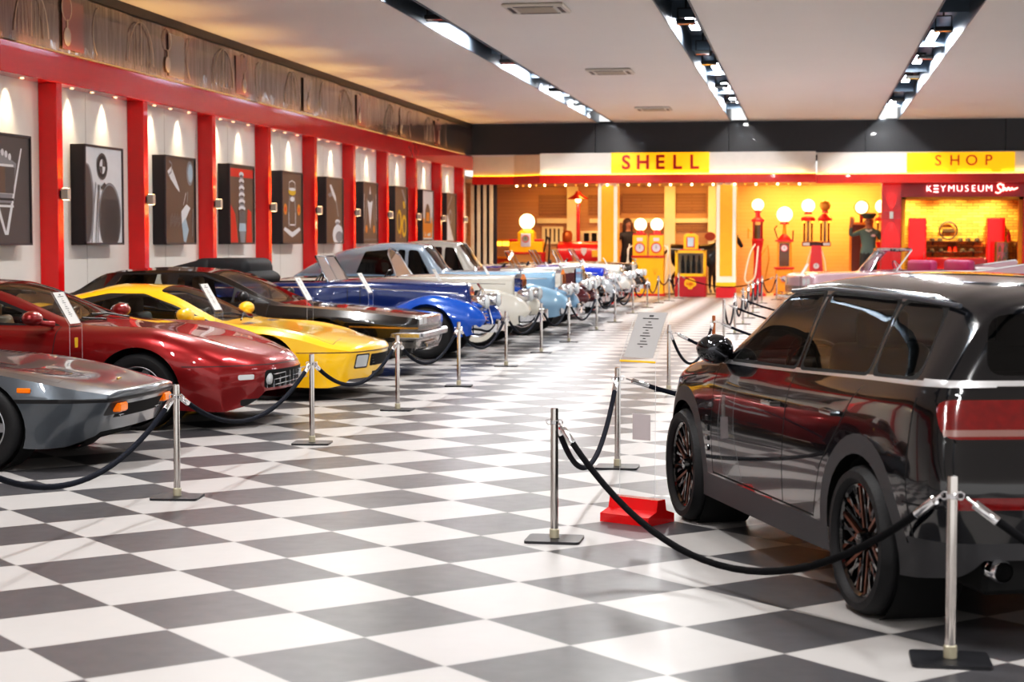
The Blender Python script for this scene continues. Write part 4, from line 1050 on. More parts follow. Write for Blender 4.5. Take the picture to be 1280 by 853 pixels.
def build_yellow():
    L = 4.25
    root = thing('sports_car', 'bright yellow low sports car with square front lamps in the left row', 'car', (-4.40, 18.2, 0), 0)
    P = paint('bright_yellow_paint', 'f8c000', .0, .3)
    lines = [[(0, .72, .16), (-.3, .84, .13), (-1.0, .90, .14), (-2, .90, .14), (-3.4, .93, .16), (-4.0, .9, .26), (-L, .8, .3)],
             [(0, .76, .36), (-.3, .87, .38), (-1, .945, .45), (-2, .92, .42), (-3.4, .96, .5), (-4.0, .92, .55), (-L, .85, .55)],
             [(0, .73, .50), (-.3, .84, .54), (-.65, .90, .62), (-1.05, .91, .68), (-1.7, .87, .72), (-2.4, .88, .76), (-3.4, .92, .86), (-4.0, .86, .87), (-L, .8, .84)],
             [(0, .62, .53), (-.3, .72, .58), (-.65, .78, .68), (-1.05, .78, .745), (-1.6, .76, .765), (-2.4, .78, .80), (-3.4, .78, .92), (-4.0, .76, .92), (-L, .72, .88)],
             [(0, .45, .55), (-.3, .52, .60), (-.65, .55, .67), (-1.05, .56, .725), (-1.52, .65, .785), (-2.35, .50, 1.085), (-2.85, .49, 1.09), (-3.6, .55, .98), (-4.0, .6, .92), (-L, .6, .88)],
             [(0, 0, .56), (-.3, 0, .61), (-.65, 0, .67), (-1.05, 0, .72), (-1.52, 0, .80), (-2.3, 0, 1.15), (-2.85, 0, 1.165), (-3.4, 0, 1.0), (-4, 0, .92), (-L, 0, .88)]]
    B = Body(lines, nx=72, m=5, sharp=(2,), bowf=(.30, -.9), leanf=(.22, .5, -.3, .3), rf=.05)
    B.cut(circ(-1.05, .31, .365, 36), 'y', delete=True, cond=lambda c, n: c.z < .75); B.cut(circ(-3.5, .32, .375, 36), 'y', delete=True, cond=lambda c, n: c.z < .8)
    B.cut([(-1.71, .2), (-2.98, .2), (-3.0, .76), (-1.66, .72)], 'y', name='door')
    B.cut([(-.26, -.4), (-.26, .4), (-1.44, .56), (-1.44, -.56)], 'z', name='bonnet', cond=lambda c, n: c.z > .55)
    B.cut([(-.9, .483), (.9, .483), (.9, .494), (-.9, .494)], 'x', dirn=1, mi=1, cond=lambda c, n: True); B.cut([(-.70, .484), (.1, .484), (.1, .492), (-.70, .492)], 'y', mi=1)
    B.cut(rpoly([(-.36, .33), (.36, .33), (.37, .455), (-.37, .455)], .02), 'x', dirn=1, name='grille_opening', m=DARK)
    for s in (1, -1):
        B.cut(rpoly([(s * .42, .33), (s * .62, .33), (s * .62, .45), (s * .42, .45)], .015), 'x', dirn=1, name='front_lamp', m=LENS)
        B.cut(rpoly([(s * .40, .315), (s * .64, .315), (s * .64, .465), (s * .40, .465)], .02), 'x', dirn=1, mi=1)
        for a, b_ in (((-.36, .42), (-.36, .74)), ((-.36, .74), (-.72, .80)), ((-.72, .80), (-.74, .44)), ((-.74, .44), (-.36, .42))): B.cut(seg((a[0], s * a[1]), (b_[0], s * b_[1]), .007), 'z', mi=1)
        B.cut([(-1.32, s * .26), (-1.32, s * .56), (-1.40, s * .58), (-1.40, s * .28)], 'z', mi=1, cond=lambda c, n: c.z < .85)
        B.cut([(-.9, s * .20), (-.9, s * .42), (-1.0, s * .44), (-1.0, s * .22)], 'z', mi=1, cond=lambda c, n: False)
    B.cut([(-.26, .17), (.26, .17), (.26, .27), (-.26, .27)], 'x', dirn=1, name='lower_vent', m=DARK)
    B.cut(rpoly([(-1.54, -.62), (-1.54, .62), (-2.30, .47), (-2.30, -.47)], .06), 'z', name='windscreen', m=GLASSW, cond=lambda c, n: c.z > .75)
    B.cut(rpoly([(-1.72, .80), (-2.12, .95), (-2.42, 1.05), (-2.62, 1.06), (-2.98, .98), (-3.0, .86)], .03), 'y', name='side_window', m=GLASSW)
    B.cut(rpoly([(-3.06, .875), (-3.04, .965), (-3.5, .90), (-3.5, .885)], .02), 'y', name='quarter_window', m=GLASSD)
    B.cut(rpoly([(-1.64, .785), (-2.12, .968), (-2.45, 1.072), (-2.85, 1.075), (-3.62, .91), (-3.5, .86)], .03), 'y', mi=1)
    for a, b_ in (((-1.72, .2), (-1.66, .78)), ((-3.02, .3), (-3.0, .85))): B.cut(seg(a, b_, .008), 'y', mi=1)
    B.cut([(-2.3, .3), (-3.2, .40), (-3.2, .56), (-2.5, .46)], 'y', mi=1)
    B.finish(root, [P, BLACK])
    b = MB()
    for k in range(9): b.box((-.07, -.32 + .08 * k, .392), (.02, .006, .12))
    for z in (.36, .39, .42): b.box((-.06, 0, z), (.02, .68, .006))
    b.obj('grille', mat('grille_dark', '2a2a2c', .4, .4), root)
    tyre_rim(root, .315, .22, .21, 'star5', [(-1.05, .805, 1), (-3.5, .82, 1), (-1.05, -.805, -1), (-3.5, -.82, -1)])
    under(root, -4.0, -.4, .58, .14, .5, ((-1.05, .36, .55, .88), (-3.5, .37, .55, .9)))
    interior(root, -2.5, LEATH, -1.85, .2, .36, dz=.70, h=.56); mirror_shell(root, -1.84, 1.0, .87, P, (.17, .28, .15), ((.1, 0, -.04),))
    wipers(root, [[(-1.5, .15, .80), (-1.62, -.2, .86), (-1.66, -.45, .86)], [(-1.48, -.3, .79), (-1.58, .1, .85)]])
    return root

def build_wedge():
    L = 5.28
    root = thing('wedge_saloon', 'long black wedge-shaped saloon with gold side stripe and square headlamps in the left row', 'car', (-4.53, 21.3, 0), 0)
    P = paint('black_brown_paint', '0e0b0a', .1, .2)
    lines = [[(0, .66, .30), (-.15, .74, .26), (-1.0, .82, .22), (-2.5, .83, .2), (-4, .83, .22), (-4.9, .8, .28), (-L, .76, .34)],
             [(0, .72, .45), (-.15, .78, .45), (-1, .86, .46), (-2.5, .87, .45), (-4, .88, .48), (-4.9, .86, .5), (-L, .82, .52)],
             [(0, .73, .62), (-.15, .79, .635), (-1, .865, .70), (-2.5, .88, .75), (-4, .88, .78), (-4.9, .85, .8), (-L, .82, .8)],
             [(0, .70, .70), (-.15, .75, .715), (-1, .80, .80), (-1.75, .80, .845), (-2.5, .80, .87), (-4, .80, .90), (-4.9, .79, .90), (-L, .76, .88)],
             [(0, .5, .72), (-.15, .55, .735), (-1, .6, .82), (-1.68, .68, .865), (-2.72, .58, 1.245), (-3.3, .58, 1.265), (-3.95, .58, 1.23), (-4.45, .66, .98), (-4.9, .62, .93), (-L, .58, .9)],
             [(0, 0, .73), (-.15, 0, .745), (-1, 0, .83), (-1.68, 0, .885), (-2.70, 0, 1.28), (-3.3, 0, 1.30), (-3.95, 0, 1.265), (-4.45, 0, 1.0), (-4.9, 0, .945), (-L, 0, .91)]]
    B = Body(lines, nx=78, m=5, sharp=(2, 3, 4), bowf=(.05, -.5), leanf=(.2, .62, -.3), rf=.03)
    B.cut(circ(-1.2, .33, .375, 36), 'y', delete=True, cond=lambda c, n: c.z < .8); B.cut(circ(-4.11, .33, .375, 36), 'y', delete=True, cond=lambda c, n: c.z < .8)
    B.cut([(-1.9, .27), (-3.1, .27), (-3.1, .86), (-1.86, .84)], 'y', name='front_door'); B.cut([(-3.11, .27), (-3.75, .27), (-3.98, .87), (-3.11, .87)], 'y', name='rear_door')
    B.cut([(-.12, -.42), (-.12, .42), (-1.64, .62), (-1.64, -.62)], 'z', name='bonnet', cond=lambda c, n: c.z > .65)
    B.cut([(-.85, .595), (.1, .57), (.1, .59), (-.85, .615)], 'y', name='gold_stripe', m=mat('gold_trim', 'b98a3c', .25, .8))
    B.cut([(-.75, .605), (.05, .60), (.05, .66), (-.75, .69)], 'y', mi=0)
    for s in (1, -1):
        for k in range(2): B.cut([(s * (.36 + .17 * k), .625), (s * (.51 + .17 * k), .625), (s * (.51 + .17 * k), .712), (s * (.36 + .17 * k), .712)], 'x', dirn=1, name='headlamp', m=LENS)
    B.cut([(-.34, .62), (.34, .62), (.34, .715), (-.34, .715)], 'x', dirn=1, name='grille', m=CHROMEB)
    B.cut([(-.8, .44), (.8, .44), (.8, .60), (-.8, .60)], 'x', dirn=1, name='bumper_face', m=mat('smoked_silver', '6f6c69', .25, .7))
    B.cut([(-.82, .345), (.1, .345), (.1, .42), (-.82, .42)], 'y', name='bumper_side', m=mat('smoked_silver', '6f6c69', .25, .7))
    B.cut(rpoly([(-1.72, -.64), (-1.72, .64), (-2.66, .55), (-2.66, -.55)], .03), 'z', name='windscreen', m=GLASSW, cond=lambda c, n: c.z > .84)
    for g in ([(-2.02, .885), (-2.3, .885), (-2.3, .99), (-2.28, 1.02)], [(-2.33, .885), (-2.33, 1.06), (-2.75, 1.2), (-3.05, 1.22), (-3.05, .90)], [(-3.18, .905), (-3.18, 1.22), (-3.78, 1.21), (-3.95, .92)]):
        B.cut(rpoly(g, .02), 'y', name='side_window', m=GLASSW)
    B.cut([(-1.85, .872), (-2.75, 1.235), (-3.85, 1.235), (-4.1, .915)], 'y', mi=1)
    B.cut([(-4.02, -.52), (-4.02, .52), (-4.4, .58), (-4.4, -.58)], 'z', name='rear_window', m=GLASSD, cond=lambda c, n: c.z > .98)
    B.cut([(-4.0, .95), (-3.98, 1.2), (-4.42, .97), (-4.42, .95)], 'y', mi=1)
    for a, b_ in (((-1.9, .25), (-1.86, .86)), ((-3.1, .25), (-3.1, .89)), ((-4.0, .75), (-3.98, .9))): B.cut(seg(a, b_, .008), 'y', mi=1)
    for s in (1, -1): B.cut(seg((-.05, s * .45), (-1.66, s * .63), .008), 'z', mi=1, cond=lambda c, n: c.z < .9)
    B.finish(root, [P, BLACK])
    b = MB(); b.box((.0, 0, .50), (.06, 1.42, .07), .015)
    for s in (1, -1): b.box((-.24, s * .79, .50), (.5, .05, .07), .012)
    b.obj('bumper', CHROMEB, root)
    b = MB()
    for k in range(12): b.box((-.02, -.3 + .055 * k, .36), (.02, .02, .06))
    b.box((-.03, 0, .395), (.02, .74, .012)); b.box((-.03, 0, .325), (.02, .74, .012)); b.obj('lower_grille', CHROMEB, root)
    tyre_rim(root, .33, .225, .20, 'disc', [(-1.2, .755, 1), (-4.11, .76, 1), (-1.2, -.755, -1), (-4.11, -.76, -1)])
    under(root, -5.0, -.4, .55, .2, .6, ((-1.2, .37, .5, .8), (-4.11, .37, .5, .8)))
    interior(root, -2.75, TAN, -2.05, .36, .37, dz=.80, h=.56)
    b = MB(); b.box((-3.85, 0, .5), (.5, 1.2, .2), .05, 2); b.box((-4.02, 0, .78), (.16, 1.2, .5), .06, 2); b.obj('rear_seat', TAN, root, 50)
    mirror_shell(root, -2.12, .96, .96, BLACK, (.12, .2, .13), ((.05, 0, -.05),))
    return root
build_mini(); build_308(); build_456(); build_yellow(); build_wedge()
# ================================================================== rope posts, ropes, notice stands
post0 = None
def post(x, y, label, rz=0):
    global post0
    if post0 is None:
        post0 = thing('rope_post', label, 'rope post', (x, y, 0), rz, 'steel rope posts')
        b = MB(); b.prism(rpoly([(-.15, -.13), (.15, -.13), (.15, .13), (-.15, .13)], .03, 3), 'z', 0, .014); b.obj('base_plate', mat('base_black', '26272b', .4), post0)
        b = MB(); b.lathe([(0, .014), (.021, .014), (.021, .71), (.019, .72), (0, .72)], 20); b.obj('pole', STEEL, post0)
        b = MB(); b.lathe([(.021, .014), (.026, .016), (.026, .062), (.021, .066)], 18); b.obj('collar', mat('collar_cream', 'b9b29c', .4, .3), post0)
        b = MB(); b.lathe([(.0215, .632), (.024, .634), (.024, .652), (.0215, .654)], 18); 
        b.tube([(.03 + .014 * math.cos(t * PI / 6), 0, .643 + .014 * math.sin(t * PI / 6)) for t in range(12)], .004, 6, True); b.tube([(-.03 + .014 * math.cos(t * PI / 6), 0, .643 + .014 * math.sin(t * PI / 6)) for t in range(12)], .004, 6, True)
        b.obj('ring_collar', CHROME, post0)
        return post0
    return dup(post0, (x, y, 0), rz, label)
LEFTP = [(-3.9, 7.55), (-3.91, 10.6), (-3.9, 13.65), (-3.87, 16.52), (-3.84, 19.39), (-3.85, 22.6), (-3.82, 25.48), (-3.78, 28.2), (-3.78, 32.0), (-3.8, 35.3), (-3.87, 39.7), (-3.86, 43.2), (-3.87, 46.6), (-3.72, 48.3), (-3.62, 50.5)]
cars_l = ['dark grey wedge sports car', 'dark red coupe', 'yellow sports car', 'black wedge saloon', 'blue open tourer', 'ivory open tourer', 'pale blue saloon', 'maroon saloon', 'black roadster with copper grille', 'royal blue roadster', 'silver-white roadster', 'black roadster at the far end', 'yellow twin fuel pump', 'yellow glass display cabinet']
for i, (x, y) in enumerate(LEFTP):
    post(x, y, 'steel rope post ' + ('before the left row, out of view on the camera side' if i == 0 else 'between %s and %s' % (cars_l[i - 1], cars_l[min(i, 13)]) if i < 14 else 'by the glass display cabinet'), .1 if i % 3 else 0)
RIGHTP = [(.555, 6.93), (-1.34, 9.42), (-1.33, 12.55), (-1.47, 19.1), (-1.12, 21.6), (-1.28, 27.7), (-1.25, 31.2), (-1.24, 34.9), (-1.23, 37.7), (-1.22, 40.6), (-1.2, 43.6), (-1.18, 46.8), (-.85, 49.7), (1.5, 19.4), (2.1, 13.4), (1.9, 27.4), (2.0, 31.0), (2.9, 5.6), (2.0, 22.6), (.8, 49.7)]
rl = ['nearest the camera, behind the black estate car', 'at the near left corner of the black estate car', 'directly behind the notice stand of the black estate car', 'seen just left of the estate car mirror', 'with bronze tint, just above the estate car mirror', 'first beyond the bronze one in the right row', 'second beyond the bronze one in the right row',
      'third beyond the bronze one in the right row', 'fourth beyond the bronze one in the right row', 'fifth beyond the bronze one in the right row', 'second before the red fuel pump in the right row', 'last of the right row, before the red fuel pump', 'beside the nose of the pink convertible, below the clock-face pump',
      'hidden behind the black estate car roof', 'hidden behind the black estate car front', 'hidden behind the estate car rear window', 'hidden behind the estate car, beyond its roof', 'out of view right of the estate car', 'hidden behind the estate car pillar', 'hidden behind the pink convertible']
for i, ((x, y), l) in enumerate(zip(RIGHTP, rl)):
    o = post(x, y, 'steel rope post ' + l, 0)
    if i == 4:
        for ch in o.children:
            if ch.name.startswith('pole'): ch.data = ch.data.copy(); ch.data.materials[0] = mat('bronze_steel', 'a86a48', .2, 1)

def rope(a, c, sag, label, m=ROPE, r=.0165, za=.64, zc=.64):
    a = Vector((*a, za)); c = Vector((*c, zc)); d = (c - a); d.z = 0; u = d.normalized()
    a = a + u * .06; c = c - u * .06
    t = thing('barrier_rope', label, 'rope', ((a.x + c.x) / 2, (a.y + c.y) / 2, 0), 0, 'barrier ropes')
    o = t.location.copy(); n = 26
    P = [a.lerp(c, i / n) - Vector((0, 0, sag * (1 - (2 * i / n - 1) ** 2))) - o for i in range(n + 1)]
    L0 = 0; k0 = 0
    while L0 < .1 and k0 < n // 3: L0 += (P[k0 + 1] - P[k0]).length; k0 += 1
    b = MB(); b.tube(P[k0 - 1 if k0 > 1 else 1:n + 1 - max(k0 - 1, 1)], r, 10); b.obj('cord', m, t, 60)
    for s in (0, 1):
        Q = P if s == 0 else P[::-1]
        d0 = (Q[1] - Q[0]).normalized(); e = Q[max(k0 - 1, 1)]
        b = MB(); b.tube([Q[0], Q[0] + d0 * .025], .006, 8); b.tube([e - (e - Q[0]) * .7, e - (e - Q[0]) * .66, e + (e - Q[0]).normalized() * .03, e + (e - Q[0]).normalized() * .035], [.008, r + .003, r + .003, r], 10); b.tube([Q[0], e - (e - Q[0]) * .66], .007, 8)
        b.obj('end_hook', CHROME, t, 50)
    return t
for i in range(len(LEFTP) - 1):
    rope(LEFTP[i], LEFTP[i + 1], [.33, .29, .27, .28, .3, .28, .3, .36, .3, .36, .32, .32, .18, .26][i], 'dark barrier rope sagging in front of the ' + (cars_l[i]))
rope(RIGHTP[1], RIGHTP[0], .52, 'black velvet rope sagging across the estate car rear wheel', ROPEB)
rope(RIGHTP[0], RIGHTP[17], .42, 'black velvet rope running right from the nearest post past the estate car', ROPEB)
rope(RIGHTP[1], RIGHTP[2], .42, 'navy rope hanging between the two posts left of the estate car')
rope(RIGHTP[2], RIGHTP[14], .30, 'navy rope leading from the notice stand post behind the estate car front wheel')
rope(RIGHTP[3], RIGHTP[4], .42, 'thin dark rope drooping just left of the estate car mirror')
rope(RIGHTP[3], RIGHTP[13], .40, 'dark rope leading right towards the estate car mirror')
rope(RIGHTP[4], RIGHTP[18], .36, 'dark rope leading right from the bronze post')
rope(RIGHTP[5], RIGHTP[15], .34, 'dark rope running right above the estate car mirror')
rope(RIGHTP[6], RIGHTP[16], .34, 'dark rope running right above the estate car windscreen')
for i, w_ in ((5, 'first'), (6, 'second'), (7, 'third'), (8, 'fourth'), (9, 'fifth'), (10, 'sixth'), (11, 'seventh')):
    rope(RIGHTP[i], RIGHTP[i + 1], .4, '%s short rope loop of the right row going towards the pumps' % w_)
rope(LEFTP[14], RIGHTP[12], .3, 'long dark rope hung across in front of the glass cabinet and right column', ROPEB)
rope(RIGHTP[12], RIGHTP[19], .3, 'dark rope hung in front of the clock-face pump', ROPEB)

# clear notice stands: red weighted base, bent acrylic sheet, printed sheet
def notice(x, y, rz, label, z0=.93, ang=30, m=PAPER, badge=False, red=True):
    t = thing('notice_stand', label, 'notice stand', (x, y, 0), rz)
    b = MB(); b.prism([(-.13, 0), (.13, 0), (.13, .05), (.05, .075), (.035, .14), (-.035, .14), (-.05, .075), (-.13, .05)], 'x', -.17, .17)
    b.at(rotm('Z', 0)); b.obj('base', RED, t, 20)
    a = math.radians(ang); w = .125; s, c = math.sin(a), math.cos(a); hh = .32
    b = MB(); b.add([(-w, 0, .12), (w, 0, .12), (w, 0, z0), (-w, 0, z0), (w, s * hh, z0 + c * hh), (-w, s * hh, z0 + c * hh)], [(0, 1, 2, 3), (3, 2, 4, 5)]); b.obj('clear_sheet', ACR, t, 0)
    b = MB()
    for q in (-w, w): b.tube([(q, 0, .12), (q, 0, z0), (q, s * hh, z0 + c * hh)], .0016, 4)
    b.tube([(-w, 0, .12), (w, 0, .12)], .0016, 4)
    b.obj('sheet_edge', mat('acrylic_edge', 'c8ccd0', .2), t)
    b = MB(); b.tube([(-w, 0, z0 - .008), (w, 0, z0 - .008)], .006, 6); b.obj('fold_line', mat('amber_fold', 'e8b030', .2, emit=.2) if m is PAPERG else ACR, t)
    M = tra(0, 0, z0) @ rotm('X', 90 - ang) ; n = -.004
    b = MB(T=M); b.box((0, .162, -n * 1.0), (.205, .295, .002)); p = b.obj('printed_sheet', m, t, 0)
    b = MB(T=M)
    b.box((0, .285, .0062), (.03, .012, .001)); b.box((0, .268, .0062), (.11, .006, .001))
    for k in range(10): b.box((0, .245 - .018 * k, .0062), (.02 + .025 * ((k * 7) % 3), .005, .001))
    b.obj('text_lines', INK, p, 0)
    if m is PAPERG: b = MB(); b.box((.03, -.003, .55), (.125, .003, .15)); b.obj('small_card', mat('translucent_card', 'b9b0b2', .4), t, 0)
    if badge:
        b = MB(); b.prism(rpoly([(-.03, -.045), (.03, -.045), (.034, .04), (-.034, .04)], .015), 'y', -.004, -.002); b.at(Matrix()); o = b.obj('yellow_badge', mat('badge_yellow', 'd8b020', .4), t, 0); o.location = (0, 0, z0 - .14)
    return t
NRZ = math.radians(90)
notice(-.96, 10.15, math.radians(-30), 'clear notice stand on red base left of the black estate car front wheel', .935, 30, PAPERG)
for i, (x, y, l) in enumerate(((-5.93, 13.75, 'dark red coupe'), (-5.72, 16.72, 'yellow sports car'), (-5.66, 19.76, 'black wedge saloon'), (-5.68, 22.72, 'blue open tourer'), (-5.4, 26.1, 'ivory open tourer'), (-5.2, 29.2, 'pale blue saloon'), (-5.1, 35.6, 'black roadster with copper grille'), (-5.1, 38.6, 'royal blue roadster'), (-5.1, 41.6, 'silver-white roadster'), (-5.1, 45.9, 'black roadster at the far end'))):
    notice(x, y, NRZ, 'narrow tilted white notice on clear stand before the ' + l, .93, 30, PAPER, i == 0)
notice(-.15, 39.0, math.radians(-75), 'small tilted white notice beside the pink convertible nose', .86)

# ================================================================== fuel pumps and props under the canopy
PRED = mat('pump_red', 'c4141c', .3, coat=.5); PORG = mat('pump_orange', 'e89018', .4, coat=.3); DIAL = mat('dial_face', 'c9c4cc', .4); DIALD = mat('dial_dark', '2b2b30', .4)
GLY = mat('lit_yellow_glass', 'ffd060', .3, emit=2.2, ecol='ffc23c'); HOSE = mat('white_hose', 'd8d0c0', .5); HOSEB = mat('black_hose', '1c1a1c', .5); BRASS = mat('brass', 'b98a40', .3, .9)
def shell_poly(r, n=7):
    P = [(-.32 * r, -.85 * r), (-.42 * r, -.55 * r)]
    for k in range(n * 3 + 1):
        a = math.radians(205 - 230 * k / (n * 3)); rr = r * (.93 + .07 * abs(math.sin(PI * k / 3)))
        P.append((rr * math.cos(a), rr * math.sin(a) * .95 + .05 * r))
    return P + [(.42 * r, -.55 * r), (.32 * r, -.85 * r)]
def emblem(parent, x, y, z, r, m=YEL, name='scallop_emblem', txt=True):
    b = MB(); b.prism([(x + u, z + v) for u, v in shell_poly(r)], 'y', y - .02, y); o = b.obj(name, m, parent, 0)
    b = MB()
    for k in range(5):
        a = math.radians(50 + 20 * k); b.tube([(x + .15 * r * math.cos(a), y - .022, z - .55 * r), (x + .85 * r * math.cos(a), y - .022, z + .8 * r * math.sin(a))], .03 * r, 4)
    b.obj('emblem_ribs', PORG, o, 0)
    if txt: text_obj('lettering', 'SHELL', r * .5, PRED, o, tra(x, y - .03, z) @ FRONT, extr=.004, off=.002)
    return o
def globe(parent, z, r, x=0, y=0, word=None, m=GLOBE, flat=False):
    b = MB(); b.ball((x, y, z), (r, r * (.45 if flat else 1), r), 24); o = b.obj('globe', m, parent, 60)
    b = MB(); b.lathe([(.12 * (r / .2), z - r - .06), (.12 * (r / .2), z - r - .02), (.09 * (r / .2), z - r + .03)], 16, tra(x, y, 0)); b.obj('globe_collar', PRED, parent)
    if word: text_obj('lettering', word, r * .6, mat('globe_lettering', 'd89810', .5, emit=.8), o, tra(x, y - r * (.5 if flat else 1.02), z) @ FRONT, extr=.003)
    return o
def dial(parent, x, y, z, r, m=DIAL):
    b = MB(); b.lathe([(0, 0), (r, 0), (r, .02), (0, .02)], 24, tra(x, y, z) @ rotm('X', 90)); o = b.obj('dial', m, parent)
    b = MB(); b.tube([(x + r * math.cos(t * PI / 12), y - .02, z + r * math.sin(t * PI / 12)) for t in range(24)], r * .12, 6, True); b.obj('dial_rim', PRED, o)
    b = MB(); b.box((x, y - .026, z + r * .3), (r * .1, .006, r * .7)); b.box((x, y - .027, z), (r * .2, .006, r * .2)); b.obj('dial_hand', DIALD, o, 0)
def hose(parent, pts, r=.018, m=HOSE):
    f = [pchip([(i, p[k]) for i, p in enumerate(pts)]) for k in range(3)]; n = (len(pts) - 1) * 8
    b = MB(); b.tube([tuple(g(i / 8) for g in f) for i in range(n + 1)], r, 8); return b.obj('hose', m, parent, 60)

# A: broad-shouldered pump with a big globe
t = thing('fuel_pump', 'broad-shouldered yellow and red fuel pump with one big white globe at far left', 'fuel pump', (-8.4, 53.1, 0))
b = MB(); b.box((0, 0, .64), (1.0, .5, 1.28), .02); b.obj('lower_case', mat('pump_tan', 'c88a48', .4), t)
b = MB(); b.box((0, -.01, 1.44), (1.02, .52, .36), .02); b.box((0, -.01, 1.72), (.5, .5, .36), .02); b.obj('head', YEL, t)
b = MB(); b.box((0, -.02, 1.27), (1.08, .56, .05)); 
for s in (1, -1): b.box((s * .38, -.02, 1.655), (.24, .5, .07), .02); b.box((s * .505, -.02, .64), (.05, .54, 1.25))
b.obj('red_trim', PRED, t)
b = MB(); b.box((0, -.27, 1.66), (.3, .03, .4), .015); b.obj('dial_plate', DIAL, t); dial(t, 0, -.29, 1.7, .10, mat('dial_green', '8c9a8c', .4))
b = MB(); b.lathe([(.26, 1.9), (.2, 1.96), (.12, 2.0)], 20); b.obj('neck', YEL, t); globe(t, 2.22, .235, word='SHELL')
hose(t, [(.52, -.1, 1.3), (.66, -.2, 1.75), (.72, -.2, 1.5), (.64, -.15, .6), (.53, -.1, .4)], .025, HOSEB)
b = MB(); b.box((0, 0, .03), (1.1, .6, .06)); b.obj('plinth', PRED, t)
# B: twin pump
t = thing('twin_fuel_pump', 'yellow twin fuel pump with two dials and two round lit globes', 'fuel pump', (-4.68, 52.75, 0))
b = MB(); b.box((0, 0, .6), (.93, .5, 1.1), .02); b.obj('lower_case', YEL, t)
b = MB(); b.box((0, -.01, 1.17), (.97, .54, .05)); b.box((0, 0, .035), (1.0, .56, .07)); b.obj('red_trim', PRED, t)
for s in (1, -1):
    b = MB(); b.box((s * .245, 0, 1.5), (.42, .42, .62), .015); h = b.obj('head', YEL, t); dial(t, s * .245, -.21, 1.43, .14)
    b = MB(); b.box((s * .245, -.215, 1.68), (.17, .02, .1)); b.obj('price_window', DIAL, h)
    b = MB(); b.box((s * .245, 0, 1.83), (.40, .42, .05)); b.lathe([(.12, 1.85), (.1, 1.92)], 16, tra(s * .245, 0, 0)); b.obj('red_cap', PRED, h); globe(t, 2.12, .185, s * .245, flat=True, word='SHELL')
    hose(t, [(s * .47, -.1, 1.5), (s * .6, -.25, 1.35), (s * .52, -.28, .4), (s * .68, -.2, .5), (s * .56, -.1, 1.55)], .02)
emblem(t, .22, -.25, .72, .15, YEL, txt=False); emblem(t, -.22, -.25, .72, .15, YEL, txt=False)
# C: glazed cabinet
t = thing('oil_cabinet', 'yellow glass display cabinet on red base with a scallop emblem before the horse', 'display cabinet', (-3.38, 52.1, 0))
b = MB(); b.box((0, 0, .3), (.9, .5, .6), .015); b.obj('base', mat('cabinet_red', 'a81824', .35), t); emblem(t, 0, -.255, .38, .18)
b = MB()
for x in (-.41, .41):
    for y in (-.21, .21): b.box((x, y, .98), (.07, .07, .76))
for z in (.64, 1.32): 
    for y in (-.21, .21): b.box((0, y, z), (.84, .07, .08))
    for x in (-.41, .41): b.box((x, 0, z), (.07, .42, .08))
b.obj('case_frame', YEL, t)
b = MB(); b.box((0, -.2, .98), (.76, .006, .62)); b.obj('case_glass', GLASSC, t, 0); b = MB(); b.box((0, .2, .98), (.76, .01, .62)); b.obj('case_back', mat('cabinet_back', 'b09880', .3, .5), t, 0)
b = MB(); b.box((0, 0, 1.58), (.42, .3, .44), .02); b.box((0, 0, 1.82), (.3, .26, .06), .02); b.obj('head', YEL, t)
b = MB(); b.box((0, -.155, 1.6), (.24, .02, .32), .01); b.obj('dial_plate', PRED, t); b = MB(); b.box((0, -.165, 1.6), (.18, .015, .26), .005); b.obj('dial_face', mat('dial_blue', 'b8ccd8', .4), t)
b = MB(); b.box((0, 0, 1.375), (.6, .34, .03)); b.lathe([(0, 1.9), (.03, 1.88), (.02, 1.85)], 10); b.obj('red_trim', PRED, t)
C0 = None
for k in range(4):
    x = -3.62 + .16 * k; nm = 'dark oil dispenser inside the glass cabinet, %s from its left side' % ordw[k]
    if C0 is None:
        C0 = thing('oil_dispenser', nm, 'dispenser', (x, 52.12, .69), 0, 'oil dispensers in the glass cabinet')
        b = MB(); b.lathe([(0, 0), (.05, 0), (.055, .3), (.03, .4), (.03, .52), (0, .53)], 14); b.obj('tank', mat('oil_dark', '2a2628', .3, .5), C0); b = MB(); b.tube([(0, 0, .5), (0, -.06, .5), (0, -.07, .4)], .012, 6); b.obj('spout', CHROME, C0)
    else: dup(C0, (x, 52.12, .69), 0, nm, 'oil dispensers in the glass cabinet')
# D: tall red visible pump
t = thing('visible_fuel_pump', 'tall slender red fuel pump with glass cylinder, looped white hose and lit globe', 'fuel pump', (-1.47, 53, 0))
b = MB(); b.lathe([(0, 0), (.26, 0), (.26, .06), (.16, .14), (.12, .5), (.11, 1.3), (.15, 1.5), (.17, 1.62), (.1, 1.66), (0, 1.66)], 20); b.obj('column', PRED, t)
b = MB(); b.lathe([(.15, 1.68), (.15, 2.2)], 20); b.obj('glass_cylinder', GLASSC, t); b = MB(); b.lathe([(0, 1.68), (.09, 1.68), (.09, 2.1), (0, 2.1)], 14); b.obj('fuel', mat('fuel_amber', '7c5a30', .2), t)
b = MB()
for k in range(4): b.cyl((.15 * math.cos(k * PI / 2 + .7), .15 * math.sin(k * PI / 2 + .7), 1.66), (.15 * math.cos(k * PI / 2 + .7), .15 * math.sin(k * PI / 2 + .7), 2.24), .012, 6)
b.lathe([(.19, 2.2), (.19, 2.26), (.08, 2.34), (.06, 2.5)], 18); b.lathe([(.18, 1.64), (.18, 1.7)], 18); b.obj('cylinder_frame', PRED, t)
globe(t, 2.7, .175, word='SHELL'); hose(t, [(-.05, -.12, 1.56), (-.2, -.2, 1.3), (-.36, -.3, .55), (-.28, -.3, .4), (-.08, -.28, .55), (.0, -.2, 1.2), (.02, -.12, 1.5)], .025)
